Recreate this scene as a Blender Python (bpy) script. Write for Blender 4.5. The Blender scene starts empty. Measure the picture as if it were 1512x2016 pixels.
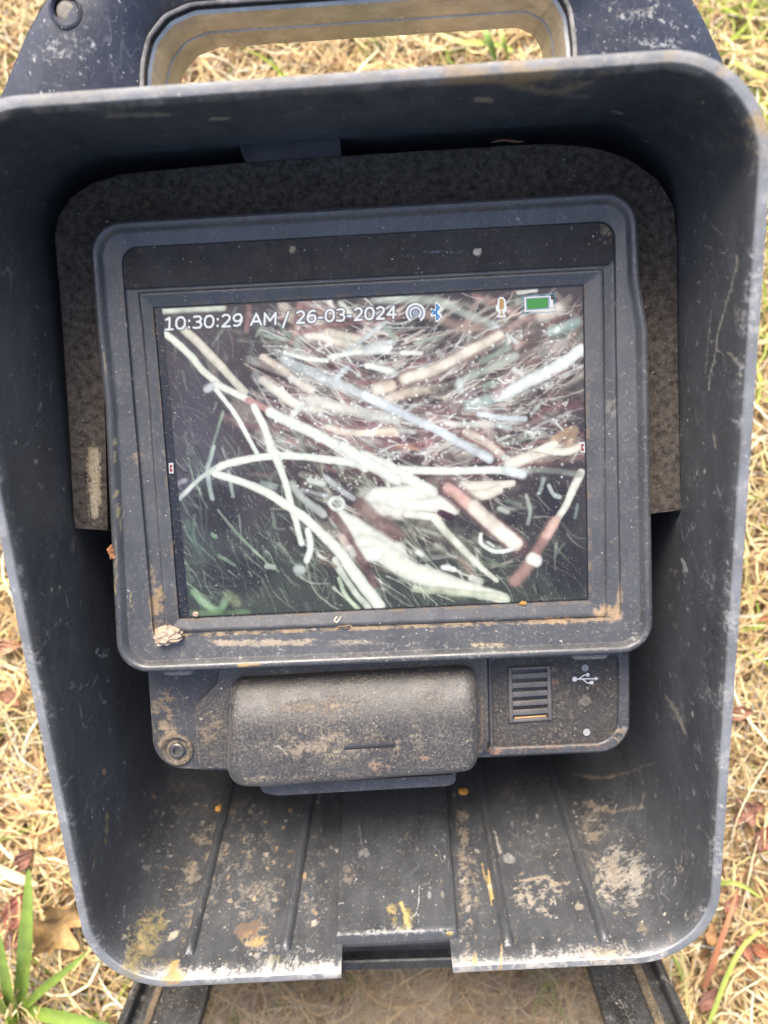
import bpy, bmesh, math, random
import numpy as np
from mathutils import Vector

# ------------------------------------------------------------------ camera, world, sun
F, CX, CY = 1500.0, 756.0, 1008.0          # photo focal length and centre in photo pixels
PHI, H = math.radians(8.0), 0.47           # camera tilt from straight down, height over the ground (m)
scene = bpy.context.scene
COL = scene.collection
rng = np.random.default_rng(7)
random.seed(7)

cam_d = bpy.data.cameras.new('camera'); cam = bpy.data.objects.new('camera', cam_d); COL.objects.link(cam)
cam_d.sensor_fit = 'VERTICAL'; cam_d.sensor_height = 36; cam_d.lens = F / 2016 * 36
cam_d.clip_start = 0.01; cam_d.clip_end = 500
cam.location = (0, 0, H); cam.rotation_euler = (PHI, 0, 0)
cam_d.dof.use_dof = True; cam_d.dof.focus_distance = 0.305; cam_d.dof.aperture_fstop = 7.0
scene.camera = cam
cy_ = scene.cycles; cy_.max_bounces = 6; cy_.diffuse_bounces = 3; cy_.glossy_bounces = 3; cy_.transmission_bounces = 4; cy_.transparent_max_bounces = 6; cy_.caustics_reflective = False; cy_.caustics_refractive = False

SUN_EL, SUN_AZ = math.radians(56), math.radians(-18)      # azimuth measured from +Y towards +X
world = bpy.data.worlds.new('World'); scene.world = world; world.use_nodes = True
wn = world.node_tree.nodes; wl = world.node_tree.links
bg = wn['Background']; sky = wn.new('ShaderNodeTexSky'); sky.sky_type = 'NISHITA'; sky.sun_disc = False
sky.sun_elevation = SUN_EL; sky.sun_rotation = SUN_AZ; sky.dust_density = 7.0; sky.air_density = 1.0; sky.ozone_density = .8
wl.new(sky.outputs[0], bg.inputs[0]); bg.inputs[1].default_value = 0.15
sun_d = bpy.data.lights.new('sun', 'SUN'); sun = bpy.data.objects.new('sun', sun_d); COL.objects.link(sun)
sun_d.energy = 1.5; sun_d.angle = math.radians(26); sun_d.color = (1, .95, .87)
sdir = Vector((math.sin(SUN_AZ)*math.cos(SUN_EL), math.cos(SUN_AZ)*math.cos(SUN_EL), math.sin(SUN_EL)))
sun.rotation_euler = sdir.to_track_quat('Z', 'Y').to_euler()
sun.location = sdir * 3
vs = scene.view_settings
vs.view_transform = 'Standard'; vs.look = 'None'; vs.gamma = 1; vs.exposure = 1.9
EXPO = 2 ** vs.exposure

# ------------------------------------------------------------------ frames
UY = np.array([0, math.cos(PHI), math.sin(PHI)]); DZ = np.array([0, math.sin(PHI), -math.cos(PHI)])
def W(P):                                   # lens-relative metres (right, up, away) -> world
    P = np.asarray(P, float)
    return np.array([0, 0, H]) + P[..., :1]*np.array([1., 0, 0]) + P[..., 1:2]*UY + P[..., 2:3]*DZ
def ray(px, py):
    px = np.asarray(px, float); py = np.asarray(py, float)
    return np.stack([(px-CX)/F, (CY-py)/F, np.ones_like(px)], -1)
def pix(P):
    P = np.asarray(P); return CX+F*P[..., 0]/P[..., 2], CY-F*P[..., 1]/P[..., 2]
class Frame:
    def __init__(s, o, ex, away):
        s.o = np.array(o, float); n = -np.array(away, float); s.en = n/np.linalg.norm(n)
        ex = np.array(ex, float); ex -= s.en*(ex@s.en); s.ex = ex/np.linalg.norm(ex); s.ey = np.cross(s.en, s.ex)
        # lens space is left-handed (right, up, away): keep ey pointing up
        if s.ey[1] < 0: s.ey = -s.ey
    def hit(s, px, py, z=0.):
        r = ray(px, py); t = ((s.o+s.en*z)@s.en)/(r@s.en); P = r*np.asarray(t)[..., None]
        return np.stack([(P-s.o)@s.ex, (P-s.o)@s.ey], -1)
    def to(s, xy, z):
        xy = np.asarray(xy, float); z = np.broadcast_to(np.asarray(z, float), xy.shape[:-1])
        return s.o + xy[..., :1]*s.ex + xy[..., 1:2]*s.ey + z[..., None]*s.en
S = Frame((-.00179, .02139, .29702), (.99868, .04713, -.02055), (.01385, .13839, .99028))   # the screen
R = Frame((-.00262, -.03045, .2628), (.99805, .05983, -.01765), (.00072, .27175, .96237))   # the hood's rim

def lin(c):
    c = np.asarray(c, float)/255.
    return np.where(c <= .04045, c/12.92, ((c+.055)/1.055)**2.4)

# ------------------------------------------------------------------ numpy noise and stain painting
def _hash(ix, iy, seed):
    n = (ix.astype(np.int64)*374761393 + iy.astype(np.int64)*668265263 + seed*1274126177) & 0xffffffff
    n = ((n ^ (n >> 13))*1274126177) & 0xffffffff
    return ((n ^ (n >> 16)) & 0xffff)/65535.
def vnoise(x, y, seed=0):
    ix, iy = np.floor(x), np.floor(y); fx, fy = x-ix, y-iy
    fx = fx*fx*(3-2*fx); fy = fy*fy*(3-2*fy)
    a = _hash(ix, iy, seed); b = _hash(ix+1, iy, seed); c = _hash(ix, iy+1, seed); d = _hash(ix+1, iy+1, seed)
    return (a*(1-fx)+b*fx)*(1-fy)+(c*(1-fx)+d*fx)*fy
def fbm(x, y, sc, seed=0, oct=4):
    t = 0; a = .5; s = 0
    for o in range(oct):
        t = t+a*vnoise(x/sc*2**o, y/sc*2**o, seed+o*17); s += a; a *= .55
    return t/s
def sstep(a, b, x):
    t = np.clip((x-a)/(b-a), 0, 1); return t*t*(3-2*t)

class Paint:
    """RGBA stain layer living on the vertices of one surface"""
    def __init__(s, P):
        s.x, s.y = pix(P); s.c = np.zeros((len(P), 4)); s.P = P; s.k = 1.
    def over(s, m, col, a):
        a = np.clip(a*s.k, 0, 1); col = np.array(col, float); col = col*.76+col.mean()*.24; c0 = s.c[m]; ao = a+c0[:, 3]*(1-a)
        rgb = (lin(col)[None]*.72*a[:, None]+c0[:, :3]*(c0[:, 3]*(1-a))[:, None])/np.maximum(ao, 1e-6)[:, None]
        s.c[m, :3] = rgb; s.c[m, 3] = ao
    def blob(s, x, y, rx, ry, col, a=.8, ang=0, rough=.5, sc=14, seed=None, soft=.35):
        r = max(rx, ry)*1.5
        m = np.where((abs(s.x-x) < r) & (abs(s.y-y) < r))[0]
        if not len(m): return
        dx, dy = s.x[m]-x, s.y[m]-y; ca, sa = math.cos(math.radians(ang)), math.sin(math.radians(ang))
        u, v = (dx*ca+dy*sa)/rx, (-dx*sa+dy*ca)/ry
        sd = int(x*7+y*3) if seed is None else seed
        d = np.sqrt(u*u+v*v)+rough*(fbm(s.x[m], s.y[m], sc, sd)-.5)*2
        s.over(m, col, a*(1-sstep(1-soft, 1, d)))
    def dust(s, x, y, rx, ry, col, a=.6, thr=.5, sc=10, ang=0, seed=3, streak=1., wid=.12):
        r = max(rx, ry)*1.1
        m = np.where((abs(s.x-x) < r) & (abs(s.y-y) < r))[0]
        if not len(m): return
        dx, dy = s.x[m]-x, s.y[m]-y; ca, sa = math.cos(math.radians(ang)), math.sin(math.radians(ang))
        u, v = dx*ca+dy*sa, -dx*sa+dy*ca
        d = np.sqrt((u/rx)**2+(v/ry)**2)
        n = fbm(u/streak, v, sc, seed+int(x), 5)
        s.over(m, col, a*.92*sstep(thr-.14-wid*.5, thr+.10+wid, n)*(1-sstep(.35, 1, d)))
    def line(s, pts, w, col, a=.8, rough=.4, sc=8, taper=False):
        pts = np.array(pts, float)
        lo, hi = pts.min(0)-w*2, pts.max(0)+w*2
        m = np.where((s.x > lo[0]) & (s.x < hi[0]) & (s.y > lo[1]) & (s.y < hi[1]))[0]
        if not len(m): return
        d, t = polydist(s.x[m], s.y[m], pts)
        ww = w*.5*(1-.7*t if taper else 1)
        n = fbm(s.x[m], s.y[m], sc, int(pts[0, 0]))
        s.over(m, col, a*(1-sstep(.5, 1.1, d/ww+rough*(n-.5)*2)))
    def specks(s, n, box, col, r=(1.2, 3.), a=(.3, .8), seed=1, elong=1.6, ang=90):
        g = np.random.default_rng(seed)
        for i in range(n):
            x = g.uniform(box[0], box[2]); y = g.uniform(box[1], box[3]); q = g.uniform(*r)
            c = np.clip(np.array(col)+g.normal(0, 12), 0, 255)
            s.blob(x, y, q*g.uniform(1, elong), q, c, g.uniform(*a), ang=ang+g.normal(0, 35), rough=.25, sc=3, soft=.5)
def polydist(x, y, pts):
    best = np.full(x.shape, 1e9); bt = np.zeros(x.shape)
    seg = np.linalg.norm(np.diff(pts, axis=0), axis=1); tot = seg.sum(); acc = 0
    for (x0, y0), (x1, y1), L in zip(pts[:-1], pts[1:], seg):
        dx, dy = x1-x0, y1-y0
        t = np.clip(((x-x0)*dx+(y-y0)*dy)/max(dx*dx+dy*dy, 1e-9), 0, 1)
        d = np.hypot(x-x0-t*dx, y-y0-t*dy); k = d < best
        best = np.where(k, d, best); bt = np.where(k, (acc+t*L)/tot, bt); acc += L
    return best, bt

# ------------------------------------------------------------------ materials
def mat(name, base, rough=.45, stain=False, dust=0., dustcol=(150, 132, 108), dsc=700., spec=.5, bump=0., bsc=900., metal=0.,
        mott=.25, msc=60., coat=0., emit=None, sr=.75, ruf_var=.12, scratch=0., specks=0., sheen=0., film=0.):
    m = bpy.data.materials.new(name); m.use_nodes = True; nt = m.node_tree; N = nt.nodes; L = nt.links
    b = N['Principled BSDF']; tc = N.new('ShaderNodeTexCoord')
    def noise(sc, det=4, rgh=.6, vec=None):
        n = N.new('ShaderNodeTexNoise'); n.inputs['Scale'].default_value = sc; n.inputs['Detail'].default_value = det
        n.inputs['Roughness'].default_value = rgh; L.new(vec or tc.outputs['Object'], n.inputs['Vector']); return n.outputs['Fac']
    def ramp(src, a, b_, lo=0., hi=1.):
        r = N.new('ShaderNodeMapRange'); r.inputs['From Min'].default_value = a; r.inputs['From Max'].default_value = b_
        r.inputs['To Min'].default_value = lo; r.inputs['To Max'].default_value = hi; L.new(src, r.inputs['Value']); return r.outputs['Result']
    def mix(fac, A, B):
        x = N.new('ShaderNodeMix'); x.data_type = 'RGBA'
        if isinstance(fac, float): x.inputs['Factor'].default_value = fac
        else: L.new(fac, x.inputs['Factor'])
        for k, v in (('A', A), ('B', B)):
            i = [q for q in x.inputs if q.name == k and q.type == 'RGBA'][0]
            if isinstance(v, tuple): i.default_value = v
            else: L.new(v, i)
        return [o for o in x.outputs if o.type == 'RGBA'][0]
    def mth(op, A, B):
        x = N.new('ShaderNodeMath'); x.operation = op
        for k, v in enumerate((A, B)):
            if isinstance(v, (float, int)): x.inputs[k].default_value = v
            else: L.new(v, x.inputs[k])
        return x.outputs[0]
    bl = tuple(lin(base)) if max(base) > 1 else tuple(base)
    dk = tuple(c*(1-mott) for c in bl)+(1,); lt = tuple(min(1, c*(1+mott)) for c in bl)+(1,)
    col = mix(ramp(noise(msc, 5), .35, .65), dk, lt)
    rv = ramp(noise(msc*2.3, 5), .3, .7, rough-ruf_var, rough+ruf_var)
    if film > 0:          # uneven wiped dust film, streaked along the moulding
        mp0 = N.new('ShaderNodeMapping'); mp0.inputs['Scale'].default_value = (2.2, .35, .8); L.new(tc.outputs['Object'], mp0.inputs['Vector'])
        f0 = mth('MULTIPLY', ramp(noise(60, 8, .7, mp0.outputs[0]), .30, .80), film)
        col = mix(f0, col, tuple(lin((104, 108, 112)))+(1,)); rv = mth('ADD', rv, mth('MULTIPLY', f0, .5))
    if dust > 0:
        big = ramp(noise(45, 4), .35, .7, .35, 1.)
        sp = ramp(noise(dsc, 4, .75), .62-.22*dust, .78-.12*dust)
        fac = mth('MULTIPLY', mth('MULTIPLY', sp, big), min(1., .35+dust*.6))
        col = mix(fac, col, tuple(lin(dustcol))+(1,))
        rv = mth('ADD', rv, mth('MULTIPLY', fac, .35))
    if specks > 0:
        for sc_, keep_, rad_, amt in ((240, .30, .17, .75), (760, .30, .26, .75)):
            vo = N.new('ShaderNodeTexVoronoi'); vo.inputs['Scale'].default_value = sc_
            wv = N.new('ShaderNodeVectorMath'); wv.operation = 'ADD'; nz = N.new('ShaderNodeTexNoise'); nz.inputs['Scale'].default_value = sc_*2.2; nz.inputs['Detail'].default_value = 1
            L.new(tc.outputs['Object'], nz.inputs['Vector']); sv = N.new('ShaderNodeVectorMath'); sv.operation = 'SCALE'; sv.inputs['Scale'].default_value = .45/sc_
            L.new(nz.outputs['Color'], sv.inputs[0]); L.new(tc.outputs['Object'], wv.inputs[0]); L.new(sv.outputs[0], wv.inputs[1]); L.new(wv.outputs[0], vo.inputs['Vector'])
            sx = N.new('ShaderNodeSeparateColor'); L.new(vo.outputs['Color'], sx.inputs[0])
            on = ramp(sx.outputs[0], 1-keep_*specks, 1-keep_*specks+.01); rr = mth('MULTIPLY', sx.outputs[1], rad_)
            hit = ramp(mth('SUBTRACT', rr, vo.outputs['Distance']), 0., .06)
            fac = mth('MULTIPLY', mth('MULTIPLY', hit, on), amt)
            col = mix(fac, col, mix(sx.outputs[2], tuple(lin(dustcol))+(1,), tuple(lin((150, 150, 146)))+(1,)))
            rv = mth('ADD', rv, mth('MULTIPLY', fac, .3))
    if scratch > 0:
        for sc_, rot, gs in ((70, .4, 31), (110, -.7, 47)):      # hairline scratches: thin level lines of a stretched noise, in patches
            mp = N.new('ShaderNodeMapping'); mp.inputs['Scale'].default_value = (1, .22, .5); mp.inputs['Rotation'].default_value = (.3, .2, rot); L.new(tc.outputs['Object'], mp.inputs['Vector'])
            ln = mth('ABSOLUTE', mth('SUBTRACT', noise(sc_, 2, .5, mp.outputs[0]), .5), 0.)
            fac = mth('MULTIPLY', mth('MULTIPLY', ramp(ln, .0055, .001), ramp(noise(gs, 3), .52, .66)), scratch*.6)
            col = mix(fac, col, tuple(lin((120, 122, 124)))+(1,))
    if stain:
        at = N.new('ShaderNodeAttribute'); at.attribute_name = 'stain'
        fine = ramp(noise(620, 6, .76), .36, .64)
        inv = mth('SUBTRACT', 1., at.outputs['Alpha'])
        dth = mth('DIVIDE', mth('SUBTRACT', fine, mth('SUBTRACT', mth('MULTIPLY', inv, 1.25), .3)), .42)
        cl = N.new('ShaderNodeClamp'); L.new(dth, cl.inputs[0])
        pres = ramp(at.outputs['Alpha'], .02, .22)
        fac = mth('MULTIPLY', mth('MULTIPLY', cl.outputs[0], pres), ramp(at.outputs['Alpha'], 0., 1., .25, .9))
        tone = mix(ramp(noise(800, 4), .3, .7, 0., .45), at.outputs['Color'], (.05, .045, .04, 1))
        col = mix(fac, col, tone)
        rv = mth('ADD', mth('MULTIPLY', rv, mth('SUBTRACT', 1., fac)), mth('MULTIPLY', fac, sr))
    L.new(col, b.inputs['Base Color']); L.new(rv, b.inputs['Roughness'])
    b.inputs['Specular IOR Level'].default_value = spec; b.inputs['Metallic'].default_value = metal
    if sheen: b.inputs['Sheen Weight'].default_value = sheen; b.inputs['Sheen Roughness'].default_value = .45; b.inputs['Sheen Tint'].default_value = (.80, .88, 1, 1)
    if coat: b.inputs['Coat Weight'].default_value = coat; b.inputs['Coat Roughness'].default_value = .1
    if bump > 0:
        bp = N.new('ShaderNodeBump'); bp.inputs['Strength'].default_value = bump; bp.inputs['Distance'].default_value = .0004
        hsrc = noise(bsc, 5, .65)
        if stain: hsrc = mth('ADD', hsrc, mth('MULTIPLY', fac, .8))
        L.new(hsrc, bp.inputs['Height']); L.new(bp.outputs[0], b.inputs['Normal'])
    if emit: b.inputs['Emission Color'].default_value = tuple(lin(emit))+(1,); b.inputs['Emission Strength'].default_value = 1/EXPO
    return m

M = {
 'hood':   mat('hood_plastic', (.028, .030, .033), .38, True, .24, bump=.16, bsc=500, scratch=0.75, mott=0.14, spec=.5, specks=0.75, sheen=0.035, film=0.22),
 'lip':    mat('hood_lip', (.10, .105, .112), .36, True, .3, bump=.3, bsc=600, spec=.6, specks=0.5, sheen=0.05, film=0.15),  # lighter than the hood plastic: the rim's highlight painted into its base
 'shell':  mat('handle_shell', (.011, .0135, .023), .3, True, .25, dustcol=(130, 130, 127), bump=.08, scratch=.4, spec=.5, specks=0.7, film=0.05),
 'sleeve': mat('handle_sleeve', (.44, .43, .40), .22, False, .15, mott=.25, metal=0.3, ruf_var=.08),  # straw reflected in the glossy hole wall, painted as beige base colour
 'worn':   mat('worn_edge', (.14, .135, .13), .45, False, .4, mott=.5, msc=200, bump=.3),
 'foam':   mat('foam_felt', (.046, .040, .035), .95, True, .55, dustcol=(96, 88, 80), dsc=1100, bump=1.0, bsc=2200, spec=.1, mott=0.5, msc=420, specks=0.5),
 'bezel':  mat('bezel_plastic', (.028, .0295, .033), .36, True, .36, dustcol=(125, 117, 104), bump=.12, spec=.5, mott=.15, specks=0.6, sheen=0.05, film=0.12, scratch=0.3),
 'strip':  mat('label_strip', (.004, .0042, .0055), .4, True, .25, dustcol=(120, 112, 100), bump=.05, mott=.2, specks=0.6, spec=0.2, film=0.08),
 'unit':   mat('unit_plastic', (.028, .030, .035), .5, True, .45, dustcol=(125, 108, 86), bump=.3, mott=.25, specks=0.7),
 'panel':  mat('textured_panel', (.016, .0155, .016), .62, True, .62, dustcol=(115, 102, 88), dsc=900, bump=.8, bsc=1800, mott=.3, specks=0.8),
 'battery': mat('battery_plastic', (.019, .0188, .0195), .42, True, .8, dustcol=(104, 96, 86), dsc=1000, bump=.6, bsc=1800, mott=.3, specks=1.0, sheen=0.06),
 'grille': mat('grille_plastic', (.06, .058, .058), .5, True, .35, dustcol=(135, 110, 92), bump=.3),
 'black':  mat('black_plastic', (.006, .006, .007), .5, False, .1),
 'glass':  mat('screen_glass', (.006, .0065, .009), .12, True, .22, dustcol=(150, 135, 110), spec=.5),
 'body':   mat('case_plastic', (.012, .014, .018), .5, False, .3),
 'print':  mat('grey_print', (190, 190, 192), .6, False, .2),
 'dot':    mat('grey_dot', (120, 122, 125), .6, False, .4),
 'lid':    mat('lid_plastic', (.011, .012, .014), .3, True, .45, dustcol=(150, 140, 125), bump=.15, specks=1.0, film=0.3),
 'screw':  mat('screw_metal', (.07, .07, .068), .45, False, .4, metal=.5, bump=.4),
 'rivet':  mat('rivet_rubber', (.11, .10, .088), .7, False, .5, bump=.6),
}
def glow(name, rgb, st=1.):
    m = bpy.data.materials.new(name); m.use_nodes = True; b = m.node_tree.nodes['Principled BSDF']
    N = m.node_tree.nodes; L = m.node_tree.links
    b.inputs['Base Color'].default_value = (.01, .01, .01, 1); b.inputs['Roughness'].default_value = .2
    n = N.new('ShaderNodeTexNoise'); n.inputs['Scale'].default_value = 900
    tc = N.new('ShaderNodeTexCoord'); L.new(tc.outputs['Object'], n.inputs['Vector'])
    mr = N.new('ShaderNodeMapRange'); mr.inputs['To Min'].default_value = .88*st/EXPO; mr.inputs['To Max'].default_value = 1.02*st/EXPO
    L.new(n.outputs['Fac'], mr.inputs['Value']); L.new(mr.outputs[0], b.inputs['Emission Strength'])
    b.inputs['Emission Color'].default_value = tuple(lin(rgb))+(1,)
    return m

# ------------------------------------------------------------------ mesh helpers
def obj(name, P, faces, m, parent=None, stain=None, smooth=True, attr=None, space='lens'):
    """P in lens metres (or world if space='world'); parent gives the local origin"""
    Wd = W(P) if space == 'lens' else np.asarray(P, float)
    root = parent
    while root is not None and root.parent is not None: root = root.parent
    if root is not None: Wd = Wd-np.array(root['origin'])
    me = bpy.data.meshes.new(name); me.from_pydata(Wd.tolist(), [], [list(map(int, f)) for f in faces])
    if stain is not None:
        a = me.color_attributes.new('stain', 'FLOAT_COLOR', 'POINT'); a.data.foreach_set('color', stain.astype(np.float32).ravel())
    if attr is not None:
        a = me.color_attributes.new('tint', 'FLOAT_COLOR', 'POINT'); a.data.foreach_set('color', attr.astype(np.float32).ravel())
    me.materials.append(m)
    bm = bmesh.new(); bm.from_mesh(me)
    bmesh.ops.recalc_face_normals(bm, faces=bm.faces); bm.to_mesh(me); bm.free()
    if smooth:
        me.polygons.foreach_set('use_smooth', [True]*len(me.polygons))
        me.set_sharp_from_angle(angle=math.radians(38))
    o = bpy.data.objects.new(name, me); COL.objects.link(o)
    if parent is not None: o.parent = parent
    return o
def thing(name, label, cat, loc, group=None):
    o = bpy.data.objects.new(name, None); COL.objects.link(o); o.location = loc; o['origin'] = list(map(float, loc))
    o.empty_display_size = .02; o['label'] = label; o['category'] = cat
    if group: o['group'] = group
    return o
def tag(o, label, cat, group=None):
    o['label'] = label; o['category'] = cat
    if group: o['group'] = group
    return o
def at_origin(o):
    """move a single-mesh thing's origin to the lowest point under its centre"""
    co = np.array([v.co[:] for v in o.data.vertices]); c = co.mean(0); c[2] = co[:, 2].min()
    for v in o.data.vertices: v.co -= Vector(c)
    o.location = Vector(c); return o
def rpoly(V, rad, nseg=8, sub=0.):
    """2D polygon with rounded corners; sub = max edge length"""
    V = np.asarray(V, float); n = len(V); out = []
    rad = [rad]*n if np.isscalar(rad) else rad
    for i in range(n):
        p, a, b = V[i], V[i-1], V[(i+1) % n]
        u = (a-p)/np.linalg.norm(a-p); w = (b-p)/np.linalg.norm(b-p)
        ang = math.acos(np.clip(u@w, -1, 1)); r = rad[i]; t = r/math.tan(ang/2) if ang > 1e-3 else 0
        t = min(t, .49*min(np.linalg.norm(a-p), np.linalg.norm(b-p))); r = t*math.tan(ang/2)
        if t < 1e-7 or abs(ang-math.pi) < .01:
            out += [p]*(nseg+1) if False else [p+u*1e-6*(nseg-k)/nseg+w*1e-6*k/nseg for k in range(nseg+1)]; continue
        bis = (u+w)/np.linalg.norm(u+w); c = p+bis*(r/math.sin(ang/2))
        s = p+u*t-c; e = p+w*t-c; a0 = math.atan2(s[1], s[0]); a1 = math.atan2(e[1], e[0]); da = (a1-a0+math.pi) % (2*math.pi)-math.pi
        out += [c+r*np.array([math.cos(a0+da*k/nseg), math.sin(a0+da*k/nseg)]) for k in range(nseg+1)]
    out = np.array(out)
    if sub:
        k = nseg+1; L = [max(1, int(math.ceil(np.linalg.norm(V[(i+1) % n]-V[i])/sub))) for i in range(n)]
        return out, k, L
    return out
def subdiv(loop, k, L):
    """insert L[i]-1 points on the edge after each corner's k arc points"""
    o = []
    for i in range(len(L)):
        arc = loop[i*k:(i+1)*k]; nxt = loop[((i+1)*k) % len(loop)]; o.append(arc)
        if L[i] > 1:
            t = np.linspace(0, 1, L[i]+1)[1:-1, None]; o.append(arc[-1]*(1-t)+nxt*t)
    return np.concatenate(o)
def loft(loops, cap0=False, cap1=False, closed=True):
    n = len(loops[0]); P = np.concatenate(loops); F_ = []
    for i in range(len(loops)-1):
        a = np.arange(n)+i*n; b = a+n
        F_ += [(a[j], a[(j+1) % n], b[(j+1) % n], b[j]) for j in range(n if closed else n-1)]
    if cap0: F_.append(list(range(n))[::-1])
    if cap1: F_.append(list(range((len(loops)-1)*n, len(loops)*n)))
    return P, F_
def plate(name, fr, pxs, z0, z1, rad, m, parent, zc=None, nseg=6, bev=.0008, stain=None, pz=None):
    """solid plate whose front outline is given by photo corners on plane z1; z0 is its back"""
    xy = fr.hit(np.array([p[0] for p in pxs], float), np.array([p[1] for p in pxs], float), z1 if pz is None else pz)
    c = xy.mean(0)
    def ins(d):
        q = rpoly(inset(xy, d), [max(1e-5, r-d) for r in ([rad]*len(xy) if np.isscalar(rad) else rad)], nseg); return q
    loops = [fr.to(ins(0), z0), fr.to(ins(0), z1-bev), fr.to(ins(bev*.3), z1-bev*.3), fr.to(ins(bev), z1)]
    P, F_ = loft(loops, True, True)
    st = None
    if stain is not None: st = stain
    return obj(name, P, F_, m, parent, stain=np.zeros((len(P), 4)))
def inset(V, d):
    V = np.asarray(V, float); n = len(V); out = []
    area = sum(V[i][0]*V[(i+1) % n][1]-V[(i+1) % n][0]*V[i][1] for i in range(n)); sg = 1 if area > 0 else -1
    for i in range(n):
        e0 = V[i]-V[i-1]; e1 = V[(i+1) % n]-V[i]
        n0 = sg*np.array([-e0[1], e0[0]])/np.linalg.norm(e0); n1 = sg*np.array([-e1[1], e1[0]])/np.linalg.norm(e1)
        k = 1+n0@n1; out.append(V[i]+(n0+n1)*d/max(k, .2))
    return np.array(out)
def dense_face(name, fr, pxs, z, rad, m, parent, step=.0009, painter=None, dome=None, sink=.0):
    """a finely divided front face (carries painted stains): grid clipped to a rounded outline, with a skirt"""
    xy = fr.hit(np.array([p[0] for p in pxs], float), np.array([p[1] for p in pxs], float), z)
    lp = rpoly(xy, rad, 8); c = lp.mean(0); rings = [lp]
    # concentric rings
    L, k = None, None
    out, k, Ln = rpoly(xy, rad, 8, sub=step); lp = subdiv(out, k, Ln)
    nr = max(4, int(min(np.ptp(lp[:, 0]), np.ptp(lp[:, 1]))/2/step))
    loops = [fr.to(lp, z-.002-sink)]
    # spine: shrink towards the medial segment
    w, h = np.ptp(lp[:, 0]), np.ptp(lp[:, 1])
    for i in range(nr+1):
        t = i/nr
        q = c+(lp-c)*np.array([1-t*min(1, h/w)*.999, 1-t*min(1, w/h)*.999])
        zz = z+(dome(t) if dome else 0)
        loops.append(fr.to(q, zz))
    P, F_ = loft(loops, False, True)
    pt = Paint(P)
    if painter: painter(pt)
    return obj(name, P, F_, m, parent, stain=pt.c)

# ------------------------------------------------------------------ ground
def ground_mat():
    m = bpy.data.materials.new('soil'); m.use_nodes = True; N = m.node_tree.nodes; L = m.node_tree.links; b = N['Principled BSDF']
    tc = N.new('ShaderNodeTexCoord'); n1 = N.new('ShaderNodeTexNoise'); n1.inputs['Scale'].default_value = 60; n1.inputs['Detail'].default_value = 8
    n2 = N.new('ShaderNodeTexNoise'); n2.inputs['Scale'].default_value = 400; n2.inputs['Detail'].default_value = 5
    for n in (n1, n2): L.new(tc.outputs['Object'], n.inputs['Vector'])
    r = N.new('ShaderNodeValToRGB'); e = r.color_ramp.elements
    e[0].position = .35; e[0].color = (.05, .036, .022, 1); e[1].position = .65; e[1].color = (.22, .165, .09, 1)
    mx = N.new('ShaderNodeMath'); mx.operation = 'ADD'; h = N.new('ShaderNodeMath'); h.operation = 'MULTIPLY'; h.inputs[1].default_value = .5
    L.new(n1.outputs[0], mx.inputs[0]); L.new(n2.outputs[0], mx.inputs[1]); L.new(mx.outputs[0], h.inputs[0]); L.new(h.outputs[0], r.inputs[0])
    L.new(r.outputs[0], b.inputs['Base Color']); b.inputs['Roughness'].default_value = .95
    bp = N.new('ShaderNodeBump'); bp.inputs['Distance'].default_value = .004; L.new(h.outputs[0], bp.inputs['Height']); L.new(bp.outputs[0], b.inputs['Normal'])
    return m
gv = [(-150, -150, 0), (150, -150, 0), (150, 150, 0), (-150, 150, 0)]
g = obj('ground', np.array(gv), [(0, 1, 2, 3)], ground_mat(), space='world', smooth=False); g['kind'] = 'structure'

# ------------------------------------------------------------------ the monitor in its hood
DEV_LABEL = 'dirty navy-black plastic hood unit lying on the grass around a lit screen'
base = W(R.to(np.array([0., 0.02]), -.19)); base[2] = 0.
dev = thing('inspection_monitor', DEV_LABEL, 'monitor', base)

# hood shell -----------------------------------------------------------
HW, HH, HR, DEP, TH = .125, .1625, .032, .140, .0036
SLOPE = .0998
def hood_loop(off, d):
    """2D loop of the hood section at depth d, moved inward by off"""
    yb = -HH+SLOPE*d+off; yt = HH-off; xl, xr = -HW-.006*d+off, HW-.006*d-off
    r = HR-off*.8
    V = np.array([(xl, yb), (xr, yb), (xr, yt), (xl, yt)])
    out, k, L = rpoly(V, r, 22, sub=.0011)
    L = [int(2*(HW-HR)/.0011), int(2*(HH-HR)/.0010), int(2*(HW-HR)/.0014), int(2*(HH-HR)/.0010)]
    return subdiv(out, k, L)
def floor_hit(px, py, up=0.):
    r = ray(px, py); a = R.ey - 0*R.en
    # y + HH - TH - up - SLOPE*d = 0 with d = -z
    num = R.o@R.ey; 
    # P = t r ; y = (P-o).ey ; z = (P-o).en ; d = -z
    cy = r@R.ey; cz = r@R.en; oy = R.o@R.ey; oz = R.o@R.en
    t = (-(HH-TH-up)+oy-SLOPE*oz*(1))/(cy+SLOPE*cz) if False else ((oy-(HH-TH-up))+SLOPE*oz)/(cy+SLOPE*cz)
    P = r*np.asarray(t)[..., None]
    return np.stack([(P-R.o)@R.ex, -((P-R.o)@R.en)], -1)      # (x, depth)
def floor_pt(x, d, up=0.):
    return R.to(np.array([x, -HH+TH+up+SLOPE*d]), -d)
nL = floor_hit(672, 1930)[0]; nR = floor_hit(894, 1925)[0]; nD = float(floor_hit(780, 1845)[1])
rows = []       # (offset, depth) from outer back round the lip to inner back
LIP = .0046
for d in np.linspace(DEP, .012, 10): rows.append((-.0002, d))
for d in (.0115, .006, nD*.0+.003): rows.append((-.0009, d))
rows = sorted(rows, key=lambda q: -q[1])
rows += [(-.0007, .0012), (-.0004, .0003), (.0010, 0.), (.0026, .0002), (LIP-.0016, .0008), (LIP-.0008, .002), (LIP-.0008, .0075), (TH, .0095)]
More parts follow.
